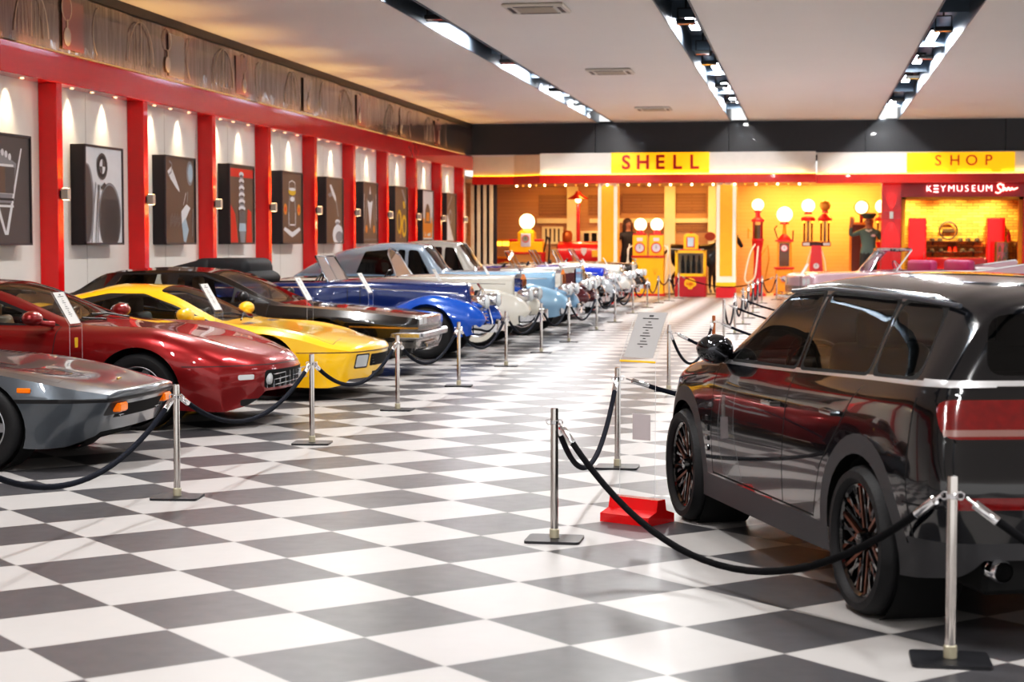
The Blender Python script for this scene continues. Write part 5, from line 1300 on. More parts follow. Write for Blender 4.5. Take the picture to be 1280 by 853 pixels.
b = MB(); b.tube([(.1, 0, 1.2), (.3, -.05, 1.5), (.34, -.05, 1.1), (.22, 0, .5)], .02, 6); b.tube([(-.2, 0, 1.9), (-.28, 0, 2.0), (-.28, 0, 1.7)], .02, 6); b.obj('pipework', BRASS, t)
# E: clock-face pump
t = thing('clock_face_fuel_pump', 'amber fuel pump with a clock-like dial and a lit globe on a tall stem', 'fuel pump', (-.7, 54, 0))
b = MB(); b.box((0, 0, .4), (.52, .44, .8), .02); b.box((0, 0, 1.2), (.42, .36, .82), .02); b.obj('case', PORG, t)
b = MB(); b.box((0, 0, .82), (.6, .5, .05)); b.box((0, 0, 1.64), (.54, .46, .05)); b.lathe([(.22, 1.66), (.14, 1.76), (.06, 1.84)], 16); b.box((0, 0, .03), (.6, .5, .06)); b.obj('red_trim', PRED, t)
b = MB(); b.box((0, -.185, 1.22), (.3, .01, .7)); b.obj('glazed_door', mat('dark_amber_glass', '5a3618', .1, coat=1), t); dial(t, 0, -.19, 1.42, .1)
b = MB(); b.lathe([(.06, 1.84), (.045, 2.0), (.05, 2.22)], 14); b.obj('stem', PORG, t); globe(t, 2.43, .235, word='SHELL')
dial(t, 0, -.225, .5, .09); b = MB(); b.tube([(-.2, 0, 1.7), (-.3, 0, 2.0), (-.22, 0, 2.1)], .02, 6); b.obj('pump_lever', HOSEB, t); b = MB(); b.tube([(.24, 0, 1.6), (.26, 0, 1.95)], .02, 6); b.obj('pump_lever', HOSEB, t)
# F: twin-cylinder visible pump
def cap_cyl(t, x, z0=1.62, z1=2.24, big=False):
    b = MB(); b.lathe([(.14, z0), (.14, z1)], 20, tra(x, 0, 0)); b.obj('glass_cylinder', GLASSC, t)
    b = MB(); b.box((x, .05, (z0 + z1) / 2), (.06, .06, z1 - z0)); b.obj('gauge_tube', DIALD, t)
    b = MB(); b.lathe([(.2, z1), (.22, z1 + .04), (.2, z1 + .1), (.08, z1 + (.22 if big else .14))], 20, tra(x, 0, 0)); b.obj('red_cap', PRED, t)
    for s in (-.13, .13): b = MB(); b.ball((x + s, -.08, z1 - .03), .03, 8); b.obj('lamp', GLY, t)
t = thing('twin_visible_fuel_pump', 'red tapered fuel pump carrying two glass cylinders side by side', 'fuel pump', (.25, 54.5, 0))
b = MB(); b.add([(-.27, -.2, 0), (.27, -.2, 0), (.27, .2, 0), (-.27, .2, 0), (-.14, -.16, 1.5), (.14, -.16, 1.5), (.14, .16, 1.5), (-.14, .16, 1.5)], [(0, 1, 5, 4), (1, 2, 6, 5), (2, 3, 7, 6), (3, 0, 4, 7), (4, 5, 6, 7), (3, 2, 1, 0)]); b.obj('column', PRED, t)
b = MB(); b.box((0, 0, 1.54), (.86, .3, .14), .02); b.obj('cross_head', mat('cross_head_dark', '3c1418', .3), t)
b = MB(); 
for x in (-.3, .3): b = MB(); b.box((x, -.155, 1.54), (.2, .02, .09)); b.obj('nameplate', DIAL, t)
for x in (-.25, .25): cap_cyl(t, x, big=x > 0)
dial(t, 0, -.2, .88, .1); globe(t, 2.7, .2, -.25, word='SHELL'); globe(t, 2.7, .165, .25, m=mat('amber_unlit_globe', 'c08838', .3), word=None)
for s in (1, -1): hose(t, [(s * .14, -.1, 1.4), (s * .26, -.2, 1.0), (s * .3, -.25, .5), (s * .26, -.2, .2)], .02)
# G: wall pump with a round lit sign
t = thing('framed_fuel_pump', 'orange framed fuel pump with a round white lit sign, behind the waving attendant', 'fuel pump', (1.6, 55.2, 0))
b = MB(); b.box((0, .05, 1.3), (.62, .3, 1.7), .02); b.obj('case', mat('case_brown', '6a2c16', .4), t)
b = MB()
for x in (-.32, .32): b.box((x, -.1, 1.3), (.07, .1, 1.76))
for z in (.45, 2.16): b.box((0, -.1, z), (.7, .1, .07))
b.obj('case_frame', PORG, t)
b = MB(); b.lathe([(0, 0), (.19, 0), (.19, .1), (0, .1)], 28, tra(0, 0, 2.66) @ rotm('X', 90)); o = b.obj('round_sign', GLOBE, t); text_obj('lettering', 'SHELL', .1, mat('globe_lettering', 'e8b020', .5, emit=1.2), o, tra(0, -.105, 2.66) @ FRONT, extr=.002)
b = MB(); b.tube([(.2 * math.cos(k * PI / 16), -.05, 2.66 + .2 * math.sin(k * PI / 16)) for k in range(32)], .025, 6, True); b.cyl((0, 0, 2.18), (0, 0, 2.47), .05, 8); b.obj('sign_rim', mat('rim_brown', '6a1410', .3), t); dial(t, .12, -.11, 1.5, .12, PRED)
b = MB(); b.box((0, 0, .23), (.7, .4, .46), .02); b.obj('plinth', PORG, t)
# H: pump half hidden by the red pillar
t = thing('visible_fuel_pump', 'red fuel pump half hidden by the red shop pillar, lit globe on top', 'fuel pump', (2.2, 54.9, 0))
b = MB(); b.lathe([(0, 0), (.24, 0), (.14, .15), (.12, 1.4), (.18, 1.6), (0, 1.62)], 16); b.obj('column', PRED, t); cap_cyl(t, 0); globe(t, 2.68, .2)
# lamp post
t = thing('street_lamp', 'red lamp post with a wide conical shade near the far left wall', 'lamp', (-7.15, 55.5, 0))
b = MB(); b.lathe([(0, 0), (.2, 0), (.18, .08), (.06, .14), (.05, 2.82), (0, 2.82)], 16); b.obj('pole', PRED, t)
b = MB(); b.lathe([(.34, 2.95), (.33, 2.97), (.12, 3.1), (.07, 3.2), (0, 3.21)], 24); b.obj('lamp_shade', mat('shade_red', '8c1a18', .3, coat=.4), t); b = MB(); b.ball((0, 0, 2.92), (.1, .1, .09), 14); b.obj('bulb', GLOBE, t)
spot('lamp_glow', (-7.15, 55.35, 2.88), (0, 0, 0), 60, 130, (1, .75, .35))
# red engine
t = thing('fire_pump_cart', 'red rounded antique fire pump cart with a silver shield behind the left row', 'fire pump', (-6.85, 54.6, 0))
b = MB(); b.lathe([(0, -.75), (.3, -.74), (.42, -.68), (.42, .68), (.3, .74), (0, .75)], 24, tra(-.1, 0, 1.2) @ rotm('Y', 90)); b.obj('tank', PRED, t); b = MB(); b.box((0, 0, .55), (1.9, .6, .2), .03); b.obj('chassis', mat('chassis_red', '8c1216', .4), t)
b = MB(); b.prism([(-.08, .12), (.08, .12), (.08, -.02), (0, -.12), (-.08, -.02)], 'y', -.02, 0); o = b.obj('shield', DIAL, t); o.location = (.05, -.43, 1.3)
b = MB(); b.box((.55, -.44, 1.24), (.5, .03, .2), .005); b.obj('yellow_board', mat('board_yellow', 'e0a830', .4), t)
for x in (-.6, .6):
    for s in (1, -1):
        b = MB(); b.lathe([(.25, -.04), (.3, -.04), (.3, .04), (.25, .04), (.25, -.04)], 24, tra(x, s * .36, .3) @ rotm('X', 90)); b.lathe([(0, -.05), (.06, -.05), (.06, .05), (0, .05)], 12, tra(x, s * .36, .3) @ rotm('X', 90))
        for k in range(8): b.cyl((x, s * .36, .3), (x + .27 * math.cos(k * PI / 4), s * .36, .3 + .27 * math.sin(k * PI / 4)), .012, 6)
        b.obj('wheel', mat('wheel_red', '9c1c18', .4), t)
    b = MB(); b.cyl((x, -.36, .3), (x, .36, .3), .025, 8); b.cyl((x, 0, .3), (x, 0, .5), .04, 8); b.obj('axle', BLACK, t)
b = MB(); b.lathe([(.14, 1.6), (.16, 1.7), (.16, 1.86), (.1, 1.95), (0, 1.97)], 16, tra(-.52, 0, 0)); b.obj('bell', mat('copper', 'a85a28', .3, .6), t)
# popcorn / lamp cart
t = thing('vending_cart', 'small orange cart with two lit lamp boxes in the far left corner', 'cart', (-9.35, 54.2, 0))
b = MB(); b.box((0, 0, .7), (.6, .45, .8), .02); b.obj('cabinet', mat('cart_red', 'b83818', .4), t)
b = MB()
for x in (-.27, .27):
    for y in (-.2, .2): b.box((x, y, 1.35), (.04, .04, .6))
b.box((0, 0, 1.66), (.64, .48, .06)); b.box((0, 0, 1.12), (.64, .48, .06)); b.obj('frame', PORG, t)
for x in (-.13, .13): b = MB(); b.box((x, -.05, 1.55), (.2, .3, .14), .02); b.obj('lamp_box', GLY, t)
for x in (-.2, .2): b = MB(); b.lathe([(.1, -.03), (.15, -.03), (.15, .03), (.1, .03), (.1, -.03)], 18, tra(x, -.24, .15) @ rotm('X', 90)); b.box((x, -.2, .25), (.05, .06, .1)); b.obj('wheel', BLACK, t)

# ================================================================== figures
def skin_mesh(name, verts, edges, mats, parent, matfn, sub=2, root=0):
    me = bpy.data.meshes.new(name); me.from_pydata([v[:3] for v in verts], edges, [])
    o = bpy.data.objects.new(name, me); COL.objects.link(o)
    md = o.modifiers.new('s', 'SKIN'); md.use_smooth_shade = True
    for i, v in enumerate(verts):
        sv = me.skin_vertices[0].data[i]; r = v[3]; sv.radius = r if isinstance(r, tuple) else (r, r); sv.use_root = (i == root)
    o.modifiers.new('u', 'SUBSURF').levels = sub
    dg = bpy.context.evaluated_depsgraph_get(); dg.update()
    m2 = bpy.data.meshes.new_from_object(o.evaluated_get(dg)); bpy.data.objects.remove(o)
    m2.materials.clear()
    for m in mats: m2.materials.append(m)
    for p in m2.polygons: p.material_index = matfn(p.center); p.use_smooth = True
    o = bpy.data.objects.new(name, m2); COL.objects.link(o); o.parent = parent; m2.name = name
    return o
SKIN = mat('skin', 'a8745a', .5); HAIR = mat('brown_hair', '3a1e12', .6)
def figure(name, label, loc, rz, top, legs, armR, armL, shoes, cat='mannequin', sk=SKIN):
    """armR / armL: lists of elbow, wrist positions. Facing -y."""
    t = thing(name, label, cat, loc, rz)
    V = [(0, 0, .98, (.15, .11)), (0, 0, 1.12, (.14, .10)), (0, 0, 1.32, (.17, .115)), (0, .0, 1.46, (.13, .09)), (0, 0, 1.54, .055), (0, -.01, 1.62, (.075, .085)), (0, -.012, 1.72, (.08, .1)), (0, -.0, 1.79, (.06, .075))]
    E = [(i, i + 1) for i in range(7)]
    def add(v, p): V.append(v); E.append((p, len(V) - 1)); return len(V) - 1
    for s, (el, wr) in ((-1, armR), (1, armL)):
        a = add((s * .17, 0, 1.43, .065), 3); b_ = add((*el, .048), a); c = add((*wr, .032), b_)
        d = (Vector(wr) - Vector(el)).normalized(); p = Vector(wr) + d * .07; h = add((*p, (.042, .02)), c)
        side = d.cross(Vector((0, 1, 0))); side = side.normalized() if side.length > .1 else Vector((1, 0, 0))
        for k in range(4):
            q = p + side * (.03 - .02 * k) + d * .05; f1 = add((*q, .0095), h); add((*(q + d * (.035 - .006 * abs(k - 1.4)) + Vector((0, -.012, 0))), .008), f1)
        q = p - side * .045 * (1 if s > 0 else 1) + d * .0; f1 = add((*q, .011), c); add((*(q + d * .035), .009), f1)
    for s in (-1, 1):
        a = add((s * .095, 0, .9, .098), 0); b_ = add((s * .105, -.01, .5, .066), a); c = add((s * .11, .01, .1, .042), b_); add((s * .12, -.15, .035, (.04, .03)), c)
    wr = [Vector(armR[1]), Vector(armL[1])]
    def mf(c):
        if any((c - w_).length < .13 and c.z > 0 and (c - w_).length < .16 for w_ in wr): 
            for w_, e in ((wr[0], Vector(armR[0])), (wr[1], Vector(armL[0]))):
                if (c - w_).dot(w_ - e) > 0 and (c - w_).length < .2: return 0
        if c.z > 1.53: return 0
        if c.z < .09: return 3
        if c.z < .96 and abs(c.x) < .24: return 2
        return 1
    body = skin_mesh('body', V, E, [sk, top, legs, shoes], t, mf)
    for s in (-1, 1):
        b = MB(); b.ball((s * .032, -.098, 1.70), .011, 8); b.obj('eye', DARK, t)
        b = MB(); b.ball((s * .083, 0, 1.68), (.015, .028, .035), 10); b.obj('ear', sk, t)
    b = MB(); b.tube([(0, -.105, 1.70), (0, -.128, 1.66), (0, -.105, 1.65)], [.01, .016, .012], 8); b.obj('nose', sk, t); b = MB(); b.tube([(-.028, -.088, 1.625), (0, -.097, 1.622), (.028, -.088, 1.625)], .006, 6); b.obj('mouth', mat('lips', '7c3c34', .5), t)
    return t
UNI = mat('grey_green_uniform', '56706e', .7); TRO = mat('dark_trousers', '2c3436', .7)
t = figure('attendant_mannequin', 'mannequin attendant in grey-green uniform and peaked cap, one hand raised in greeting', (1.78, 53.9, 0), 0, UNI, TRO, ((-.36, -.05, 1.36), (-.34, -.16, 1.64)), ((.30, .02, 1.2), (.28, -.06, .98)), BLACK)
t.scale = (1.5, 1.35, 1.32)
b = MB(); b.lathe([(.105, 1.745), (.112, 1.78), (.15, 1.83), (.14, 1.86), (0, 1.875)], 24); b.prism([(.1 * math.cos(math.radians(180 + 12 * k)) * 1.05, -.06 + .13 * math.sin(math.radians(180 + 12 * k))) for k in range(16)], 'z', 1.742, 1.752); b.obj('peaked_cap', mat('cap_green', '4a5850', .6), t)
b = MB(); b.ball((0, -.115, 1.81), (.025, .01, .022), 10); b.obj('cap_badge', YEL, t); b = MB(); b.ball((.09, -.118, 1.36), (.045, .012, .03), 12); b.obj('name_badge', DIAL, t)
b = MB(); b.tube([(-.06, -.075, 1.49), (0, -.1, 1.455), (.06, -.075, 1.49)], [.02, .022, .02], 8); b.obj('collar', mat('white_collar', 'd8d8d4', .6), t)
t = figure('mannequin', 'dark clothed mannequin with long brown hair standing left of the twin pump', (-5.42, 53.9, 0), .5, mat('dark_jacket', '1c1518', .6), mat('black_trousers', '141214', .7), ((-.34, .0, 1.2), (-.36, -.16, 1.02)), ((.32, -.06, 1.24), (.24, -.26, 1.28)), BLACK)
t.scale = (1.3, 1.27, 1.27)
b = MB(); b.ball((0, .02, 1.74), (.105, .115, .10), 16); b.ball((0, .06, 1.62), (.11, .07, .16), 14); b.ball((-.08, .0, 1.6), (.04, .07, .14), 12); b.ball((.08, .0, 1.6), (.04, .07, .14), 12); b.obj('hair', HAIR, t, 60)
t = thing('red_fuel_drum', 'red drum beside the dark clothed mannequin, behind the left column', 'drum', (-5.5, 54.95, 0))
b = MB(); b.lathe([(0, 0), (.28, 0), (.29, .02), (.28, .04), (.28, .5), (.29, .52), (.28, .54), (.28, 1.1), (.29, 1.12), (.29, 1.14), (.24, 1.18), (0, 1.2)], 24); b.obj('drum_body', PRED, t); b = MB(); b.lathe([(.03, 1.2), (.03, 1.24), (0, 1.24)], 10, tra(.12, 0, 0)); b.obj('cap', BRASS, t)

# horse statue facing +x
t = thing('horse_statue', 'life-size black horse statue standing behind the right column', 'horse statue', (-3.3, 54.4, 0))
BH = mat('black_horse_coat', '0f0d0d', .22, coat=.4)
V = [(-.55, 0, 1.28, (.27, .3)), (-.15, 0, 1.22, (.28, .31)), (.3, 0, 1.22, (.27, .33)), (.55, 0, 1.34, (.19, .27)), (.80, 0, 1.58, (.12, .19)), (.98, 0, 1.80, (.09, .13)), (1.10, 0, 1.80, (.085, .11)), (1.24, 0, 1.60, (.06, .08)), (1.33, 0, 1.43, (.05, .06)), (-.78, 0, 1.27, (.19, .2))]
E = [(i, i + 1) for i in range(8)] + [(0, 9)]
def add(v, p): V.append(v); E.append((p, len(V) - 1)); return len(V) - 1
for s in (-1, 1):
    a = add((-.62 + .05 * s, s * .15, 1.0, .15), 9); b_ = add((-.50 + .05 * s, s * .16, .78, .10), a); c = add((-.74 + .05 * s, s * .16, .52, .055), b_); d = add((-.70 + .05 * s, s * .16, .16, .036), c); add((-.62 + .05 * s, s * .16, .04, .055), d)
    a = add((.42, s * .15, .92, .115), 2); b_ = add((.42 + .06 * s, s * .15, .56, .06), a); c = add((.42 + .06 * s, s * .15, .18, .036), b_); add((.47 + .06 * s, s * .15, .04, .055), c)
    add((.99, s * .06, 1.98, .02), 5)
skin_mesh('body', V, E, [BH, mat('hoof_white', '6c6258', .5)], t, lambda c: 1 if c.z < .2 else 0, 2)
b = MB(); b.tube([(-.95, 0, 1.35), (-1.1, 0, 1.2), (-1.14, 0, .9), (-1.08, 0, .5)], [.03, .06, .07, .015], 8); b.obj('tail', HAIR, t, 60); b = MB(); b.tube([(.5, 0, 1.62), (.75, 0, 1.82), (.96, 0, 1.96), (1.06, -.01, 1.9)], [.03, .05, .05, .02], 8); b.obj('mane', HAIR, t, 60)
b = MB(); b.box((-.1, 0, .01), (2.1, .8, .02)); b.obj('plinth', BLACK, t)
b = MB(); b.ball((1.13, -.085, 1.77), .02, 8); b.obj('eye', mat('eye_glint', '403830', .1), t)
t = thing('round_enamel_sign', 'round brown enamel sign on the house wall above the horse back', 'sign', (-3.05, 56.3, 1.78)); b = MB(); b.lathe([(0, 0), (.17, 0), (.17, .04), (0, .04)], 28, rotm('X', 90)); o = b.obj('disc', mat('enamel_brown', '7c3418', .3), t); o.scale = (1, 1, .8)

# ================================================================== signs and the shop
t = thing('fascia_sign', 'yellow fascia sign with five wide red letters, above and between the yellow columns', 'sign', (-4.22, 51.17, 3.88)); b = MB(); b.box((0, 0, 0), (2.82, .05, .60), .004); b.obj('panel', YELS, t)
LETR = mat('letter_red', 'c41810', .35)
for i, ch in enumerate('SHELL'): text_obj('letter', ch, .56, LETR, t, tra(-.98 + .49 * i, -.045, 0) @ FRONT, extr=.015, off=.012)
t = thing('fascia_sign', 'yellow fascia sign reading SHOP in thin red letters', 'sign', (4.22, 51.5, 3.86)); b = MB(); b.box((0, 0, 0), (2.96, .05, .55), .004); b.obj('panel', YELS, t)
for i, ch in enumerate('SHOP'): text_obj('letter', ch, .42, mat('letter_orange_red', 'd24a14', .35), t, tra(-.62 + .46 * i, -.045, .03) @ FRONT, extr=.015, off=.0)
NEON = mat('neon_white', 'fff4f0', .3, emit=2.6, ecol='ffe0dc'); NEONR = mat('neon_pink', 'ffb0a0', .3, emit=3, ecol='ffb0a0')
t = thing('neon_sign', 'white neon letters with a glowing scripted word, over the shop opening', 'neon sign', (4.35, 52.36, 3.13))
x = -1.02
for ch, w_ in zip('KEYMUSEUM', (.2, .19, .21, .25, .21, .19, .19, .21, .25)):
    if ch == 'E' and x < -.7:
        b = MB(); 
        for z in (-.09, 0, .09): b.tube([(x + .02, 0, z), (x + .15, 0, z)], .014, 6)
        b.obj('letter', NEON, t)
    else: text_obj('letter', ch, .27, NEON, t, tra(x + w_ / 2 - .01, 0, 0) @ FRONT, extr=.012, off=-.006)
    x += w_
b = MB(); P = [(x + .04, 0, -.1), (x + .12, 0, -.13), (x + .2, 0, -.06), (x + .12, 0, .02), (x + .1, 0, .09), (x + .18, 0, .13), (x + .24, 0, .09)]
f = [pchip([(i, p[k]) for i, p in enumerate(P)]) for k in range(3)]; b.tube([tuple(g(i / 6) for g in f) for i in range(37)], .018, 6)
P = [(x + .26, 0, .12), (x + .25, 0, -.08), (x + .3, 0, .02), (x + .35, 0, -.06), (x + .4, 0, .03), (x + .45, 0, -.05), (x + .5, 0, .02), (x + .54, 0, -.03), (x + .66, 0, .02)]
f = [pchip([(i, p[k]) for i, p in enumerate(P)]) for k in range(3)]; b.tube([tuple(g(i / 6) for g in f) for i in range(49)], .018, 6); b.obj('script_word', NEONR, t)
t = thing('wall_sconce', 'steel up-and-down sconce glowing on the red shop pillar', 'sconce', (2.37, 52.4, 2.38)); b = MB(); b.box((0, -.06, 0), (.1, .1, .2), .006); b.obj('housing', mat('pale_aluminium', 'cfcac4', .35, .6), t); b = MB(); b.box((0, .0, 0), (.56, .02, .22)); b.obj('red_band', PRED, t)
for s in (1, -1): spot('sconce_lamp', (2.37, 52.33, 2.38 + s * .12), (math.radians(8) if s < 0 else PI - math.radians(8), 0, 0), 40, 60, (1, .62, .3), 1, .02)
for x, l in ((3.25, 'left'), (5.55, 'right')):
    t = thing('shop_cabinet', 'tall plain red cabinet on the %s of the shop brick wall' % l, 'cabinet', (x, 55.0, 0)); b = MB(); b.box((0, 0, 1.16), (.52, .5, 2.32), .01); b.obj('carcass', RED, t)
    b = MB(); b.box((0, -.255, 1.2), (.48, .02, 2.2), .004); d = b.obj('cabinet_door', RED, t); b = MB(); b.cyl((.2, -.28, 1.1), (.2, -.28, 1.3), .01, 8); b.obj('handle', CHROME, d)
t = thing('shop_counter', 'long low red counter below the shop shelves', 'counter', (4.4, 54.85, 0)); b = MB(); b.box((0, 0, .55), (1.72, .5, 1.1), .01); b.obj('carcass', RED, t); b = MB(); b.box((0, 0, 1.11), (1.74, .54, .03), .004); b.obj('worktop', RED, t)
WD = mat('dark_wood_shelf', '3c2a18', .5)
for k, z in enumerate((1.3, 1.62)):
    t = thing('wall_shelf', '%s dark shelf on the yellow brick shop wall' % ('lower', 'upper')[k], 'shelf', (4.35, 55.26, z)); b = MB(); b.box((0, 0, 0), (1.7, .3, .035), .004); b.obj('board', WD, t)
    for x in (-.6, .6): b = MB(); b.prism([(.14, -.02), (.14, -.14), (-.05, -.02)], 'x', x - .01, x + .01); b.obj('bracket', BLACK, t)
t = thing('round_wall_emblem', 'round dark wreath emblem on the shop wall above the shelves', 'emblem', (4.2, 55.36, 1.95)); b = MB(); b.tube([(.26 * math.cos(k * PI / 20), -.03, .26 * math.sin(k * PI / 20)) for k in range(40)], .03, 8, True); b.obj('ring', WD, t)
b = MB(); b.box((0, -.02, 0), (.36, .02, .12), .01); b.obj('name_bar', WD, t)
cap0 = None
for k, (x, z) in enumerate(((3.72, 1.638), (3.95, 1.638), (4.55, 1.638), (4.78, 1.638), (5.05, 1.638), (3.7, 1.318), (3.98, 1.318), (4.62, 1.318), (4.88, 1.318))):
    nm = 'small dark cap on the %s shop shelf, %s from its left end' % ('upper' if z > 1.5 else 'lower', ordw[k if k < 5 else k - 5 if k < 7 else k - 3])
    if cap0 is None:
        cap0 = thing('cap', nm, 'cap', (x, 55.24, z), 0, 'caps on the shop shelves'); b = MB(); b.lathe([(.085, 0), (.085, .04), (.06, .085), (0, .095)], 16); b.obj('crown', mat('cap_dark', '2e2620', .7), cap0); b = MB(); b.prism([(.08 * math.cos(math.radians(180 + 20 * i)), -.05 + .1 * math.sin(math.radians(180 + 20 * i))) for i in range(10)], 'z', 0, .01); b.obj('peak', mat('cap_dark', '2e2620', .7), cap0)
    else: dup(cap0, (x, 55.24, z), 0, nm, 'caps on the shop shelves')
for k, x in enumerate((4.24, 4.40)):
    t = thing('gift_tin', '%s small red tin with dark lid on the lower shop shelf' % ('left', 'right')[k], 'tin', (x, 55.24, 1.318)); b = MB(); b.lathe([(0, 0), (.06, 0), (.06, .16), (0, .16)], 18); b.obj('can', mat('tin_red', 'c83418', .4), t); b = MB(); b.lathe([(.063, .15), (.063, .185), (0, .19)], 18); b.obj('lid', WD, t)
t = thing('glass_showcase', 'glass showcase with bottles before the right red cabinet', 'showcase', (5.78, 54.1, 0)); b = MB(); b.box((0, 0, .5), (.62, .45, 1.0), .01); b.obj('base', mat('showcase_base', 'a07040', .4), t)
b = MB()
for x in (-.3, .3):
    for y in (-.21, .21): b.box((x, y, 1.3), (.025, .025, .6))
b.box((0, 0, 1.6), (.62, .45, .025)); b.obj('frame', BRASS, t); 
for c_, d_ in (((0, -.2, 1.3), (.58, .006, .58)), ((0, .2, 1.3), (.58, .006, .58)), ((-.29, 0, 1.3), (.006, .4, .58)), ((.29, 0, 1.3), (.006, .4, .58))): b = MB(); b.box(c_, d_); b.obj('glass', GLASSC, t, 0)
b = MB(); b.box((0, 0, 1.3), (.57, .4, .012)); b.obj('glass_shelf', GLASSC, t, 0)
b0 = None
for k, (x, z) in enumerate([(5.6, 1.0), (5.75, 1.0), (5.9, 1.0), (5.6, 1.306), (5.75, 1.306), (5.9, 1.306)]):
    nm = 'small bottle in the shop glass showcase, %s tier, %s' % (('lower', 'upper')[k // 3], ('left', 'middle', 'right')[k % 3])
    if b0 is None:
        b0 = thing('bottle', nm, 'bottle', (x, 54.1, z), 0, 'bottles in the glass showcase'); b = MB(); b.lathe([(0, 0), (.045, 0), (.045, .13), (.015, .18), (.015, .22), (0, .22)], 14); b.obj('flask', PORG, b0); b = MB(); b.lathe([(.018, .21), (.018, .25), (0, .25)], 10); b.obj('stopper', PRED, b0)
    else: dup(b0, (x, 54.1, z), 0, nm, 'bottles in the glass showcase')
t = thing('red_bottle', 'red tapered bottle standing on top of the glass showcase', 'bottle', (5.85, 54.1, 1.6125)); b = MB(); b.lathe([(0, 0), (.06, 0), (.06, .15), (.02, .27), (.02, .33), (0, .33)], 14); b.obj('flask', PRED, t); b = MB(); b.lathe([(.024, .3), (.024, .35), (0, .35)], 10); b.obj('stopper', BLACK, t)
# ================================================================== classic cars
def screen(root, x, z, w, h, tilt, m=CHROME, split=False, topw=None, arch=0):
    T = tra(x, 0, z) @ rotm('Y', -tilt); tw = topw or w * .85
    n = 10
    top = [(0, -tw / 2 + tw * i / n, h + arch * (1 - (2 * i / n - 1) ** 2)) for i in range(n + 1)]
    b = MB(T=T); b.tube([(0, -w / 2, 0)] + top + [(0, w / 2, 0)], .017, 6, True)
    if split: b.tube([(0, 0, 0), (0, 0, h + arch)], .012, 6)
    o = b.obj('windscreen_frame', m, root)
    b = MB(T=T); b.add([(0, -w / 2, 0)] + top + [(0, w / 2, 0)], [tuple(range(n + 3))]); b.obj('windscreen_glass', GLASSC, o, 0)

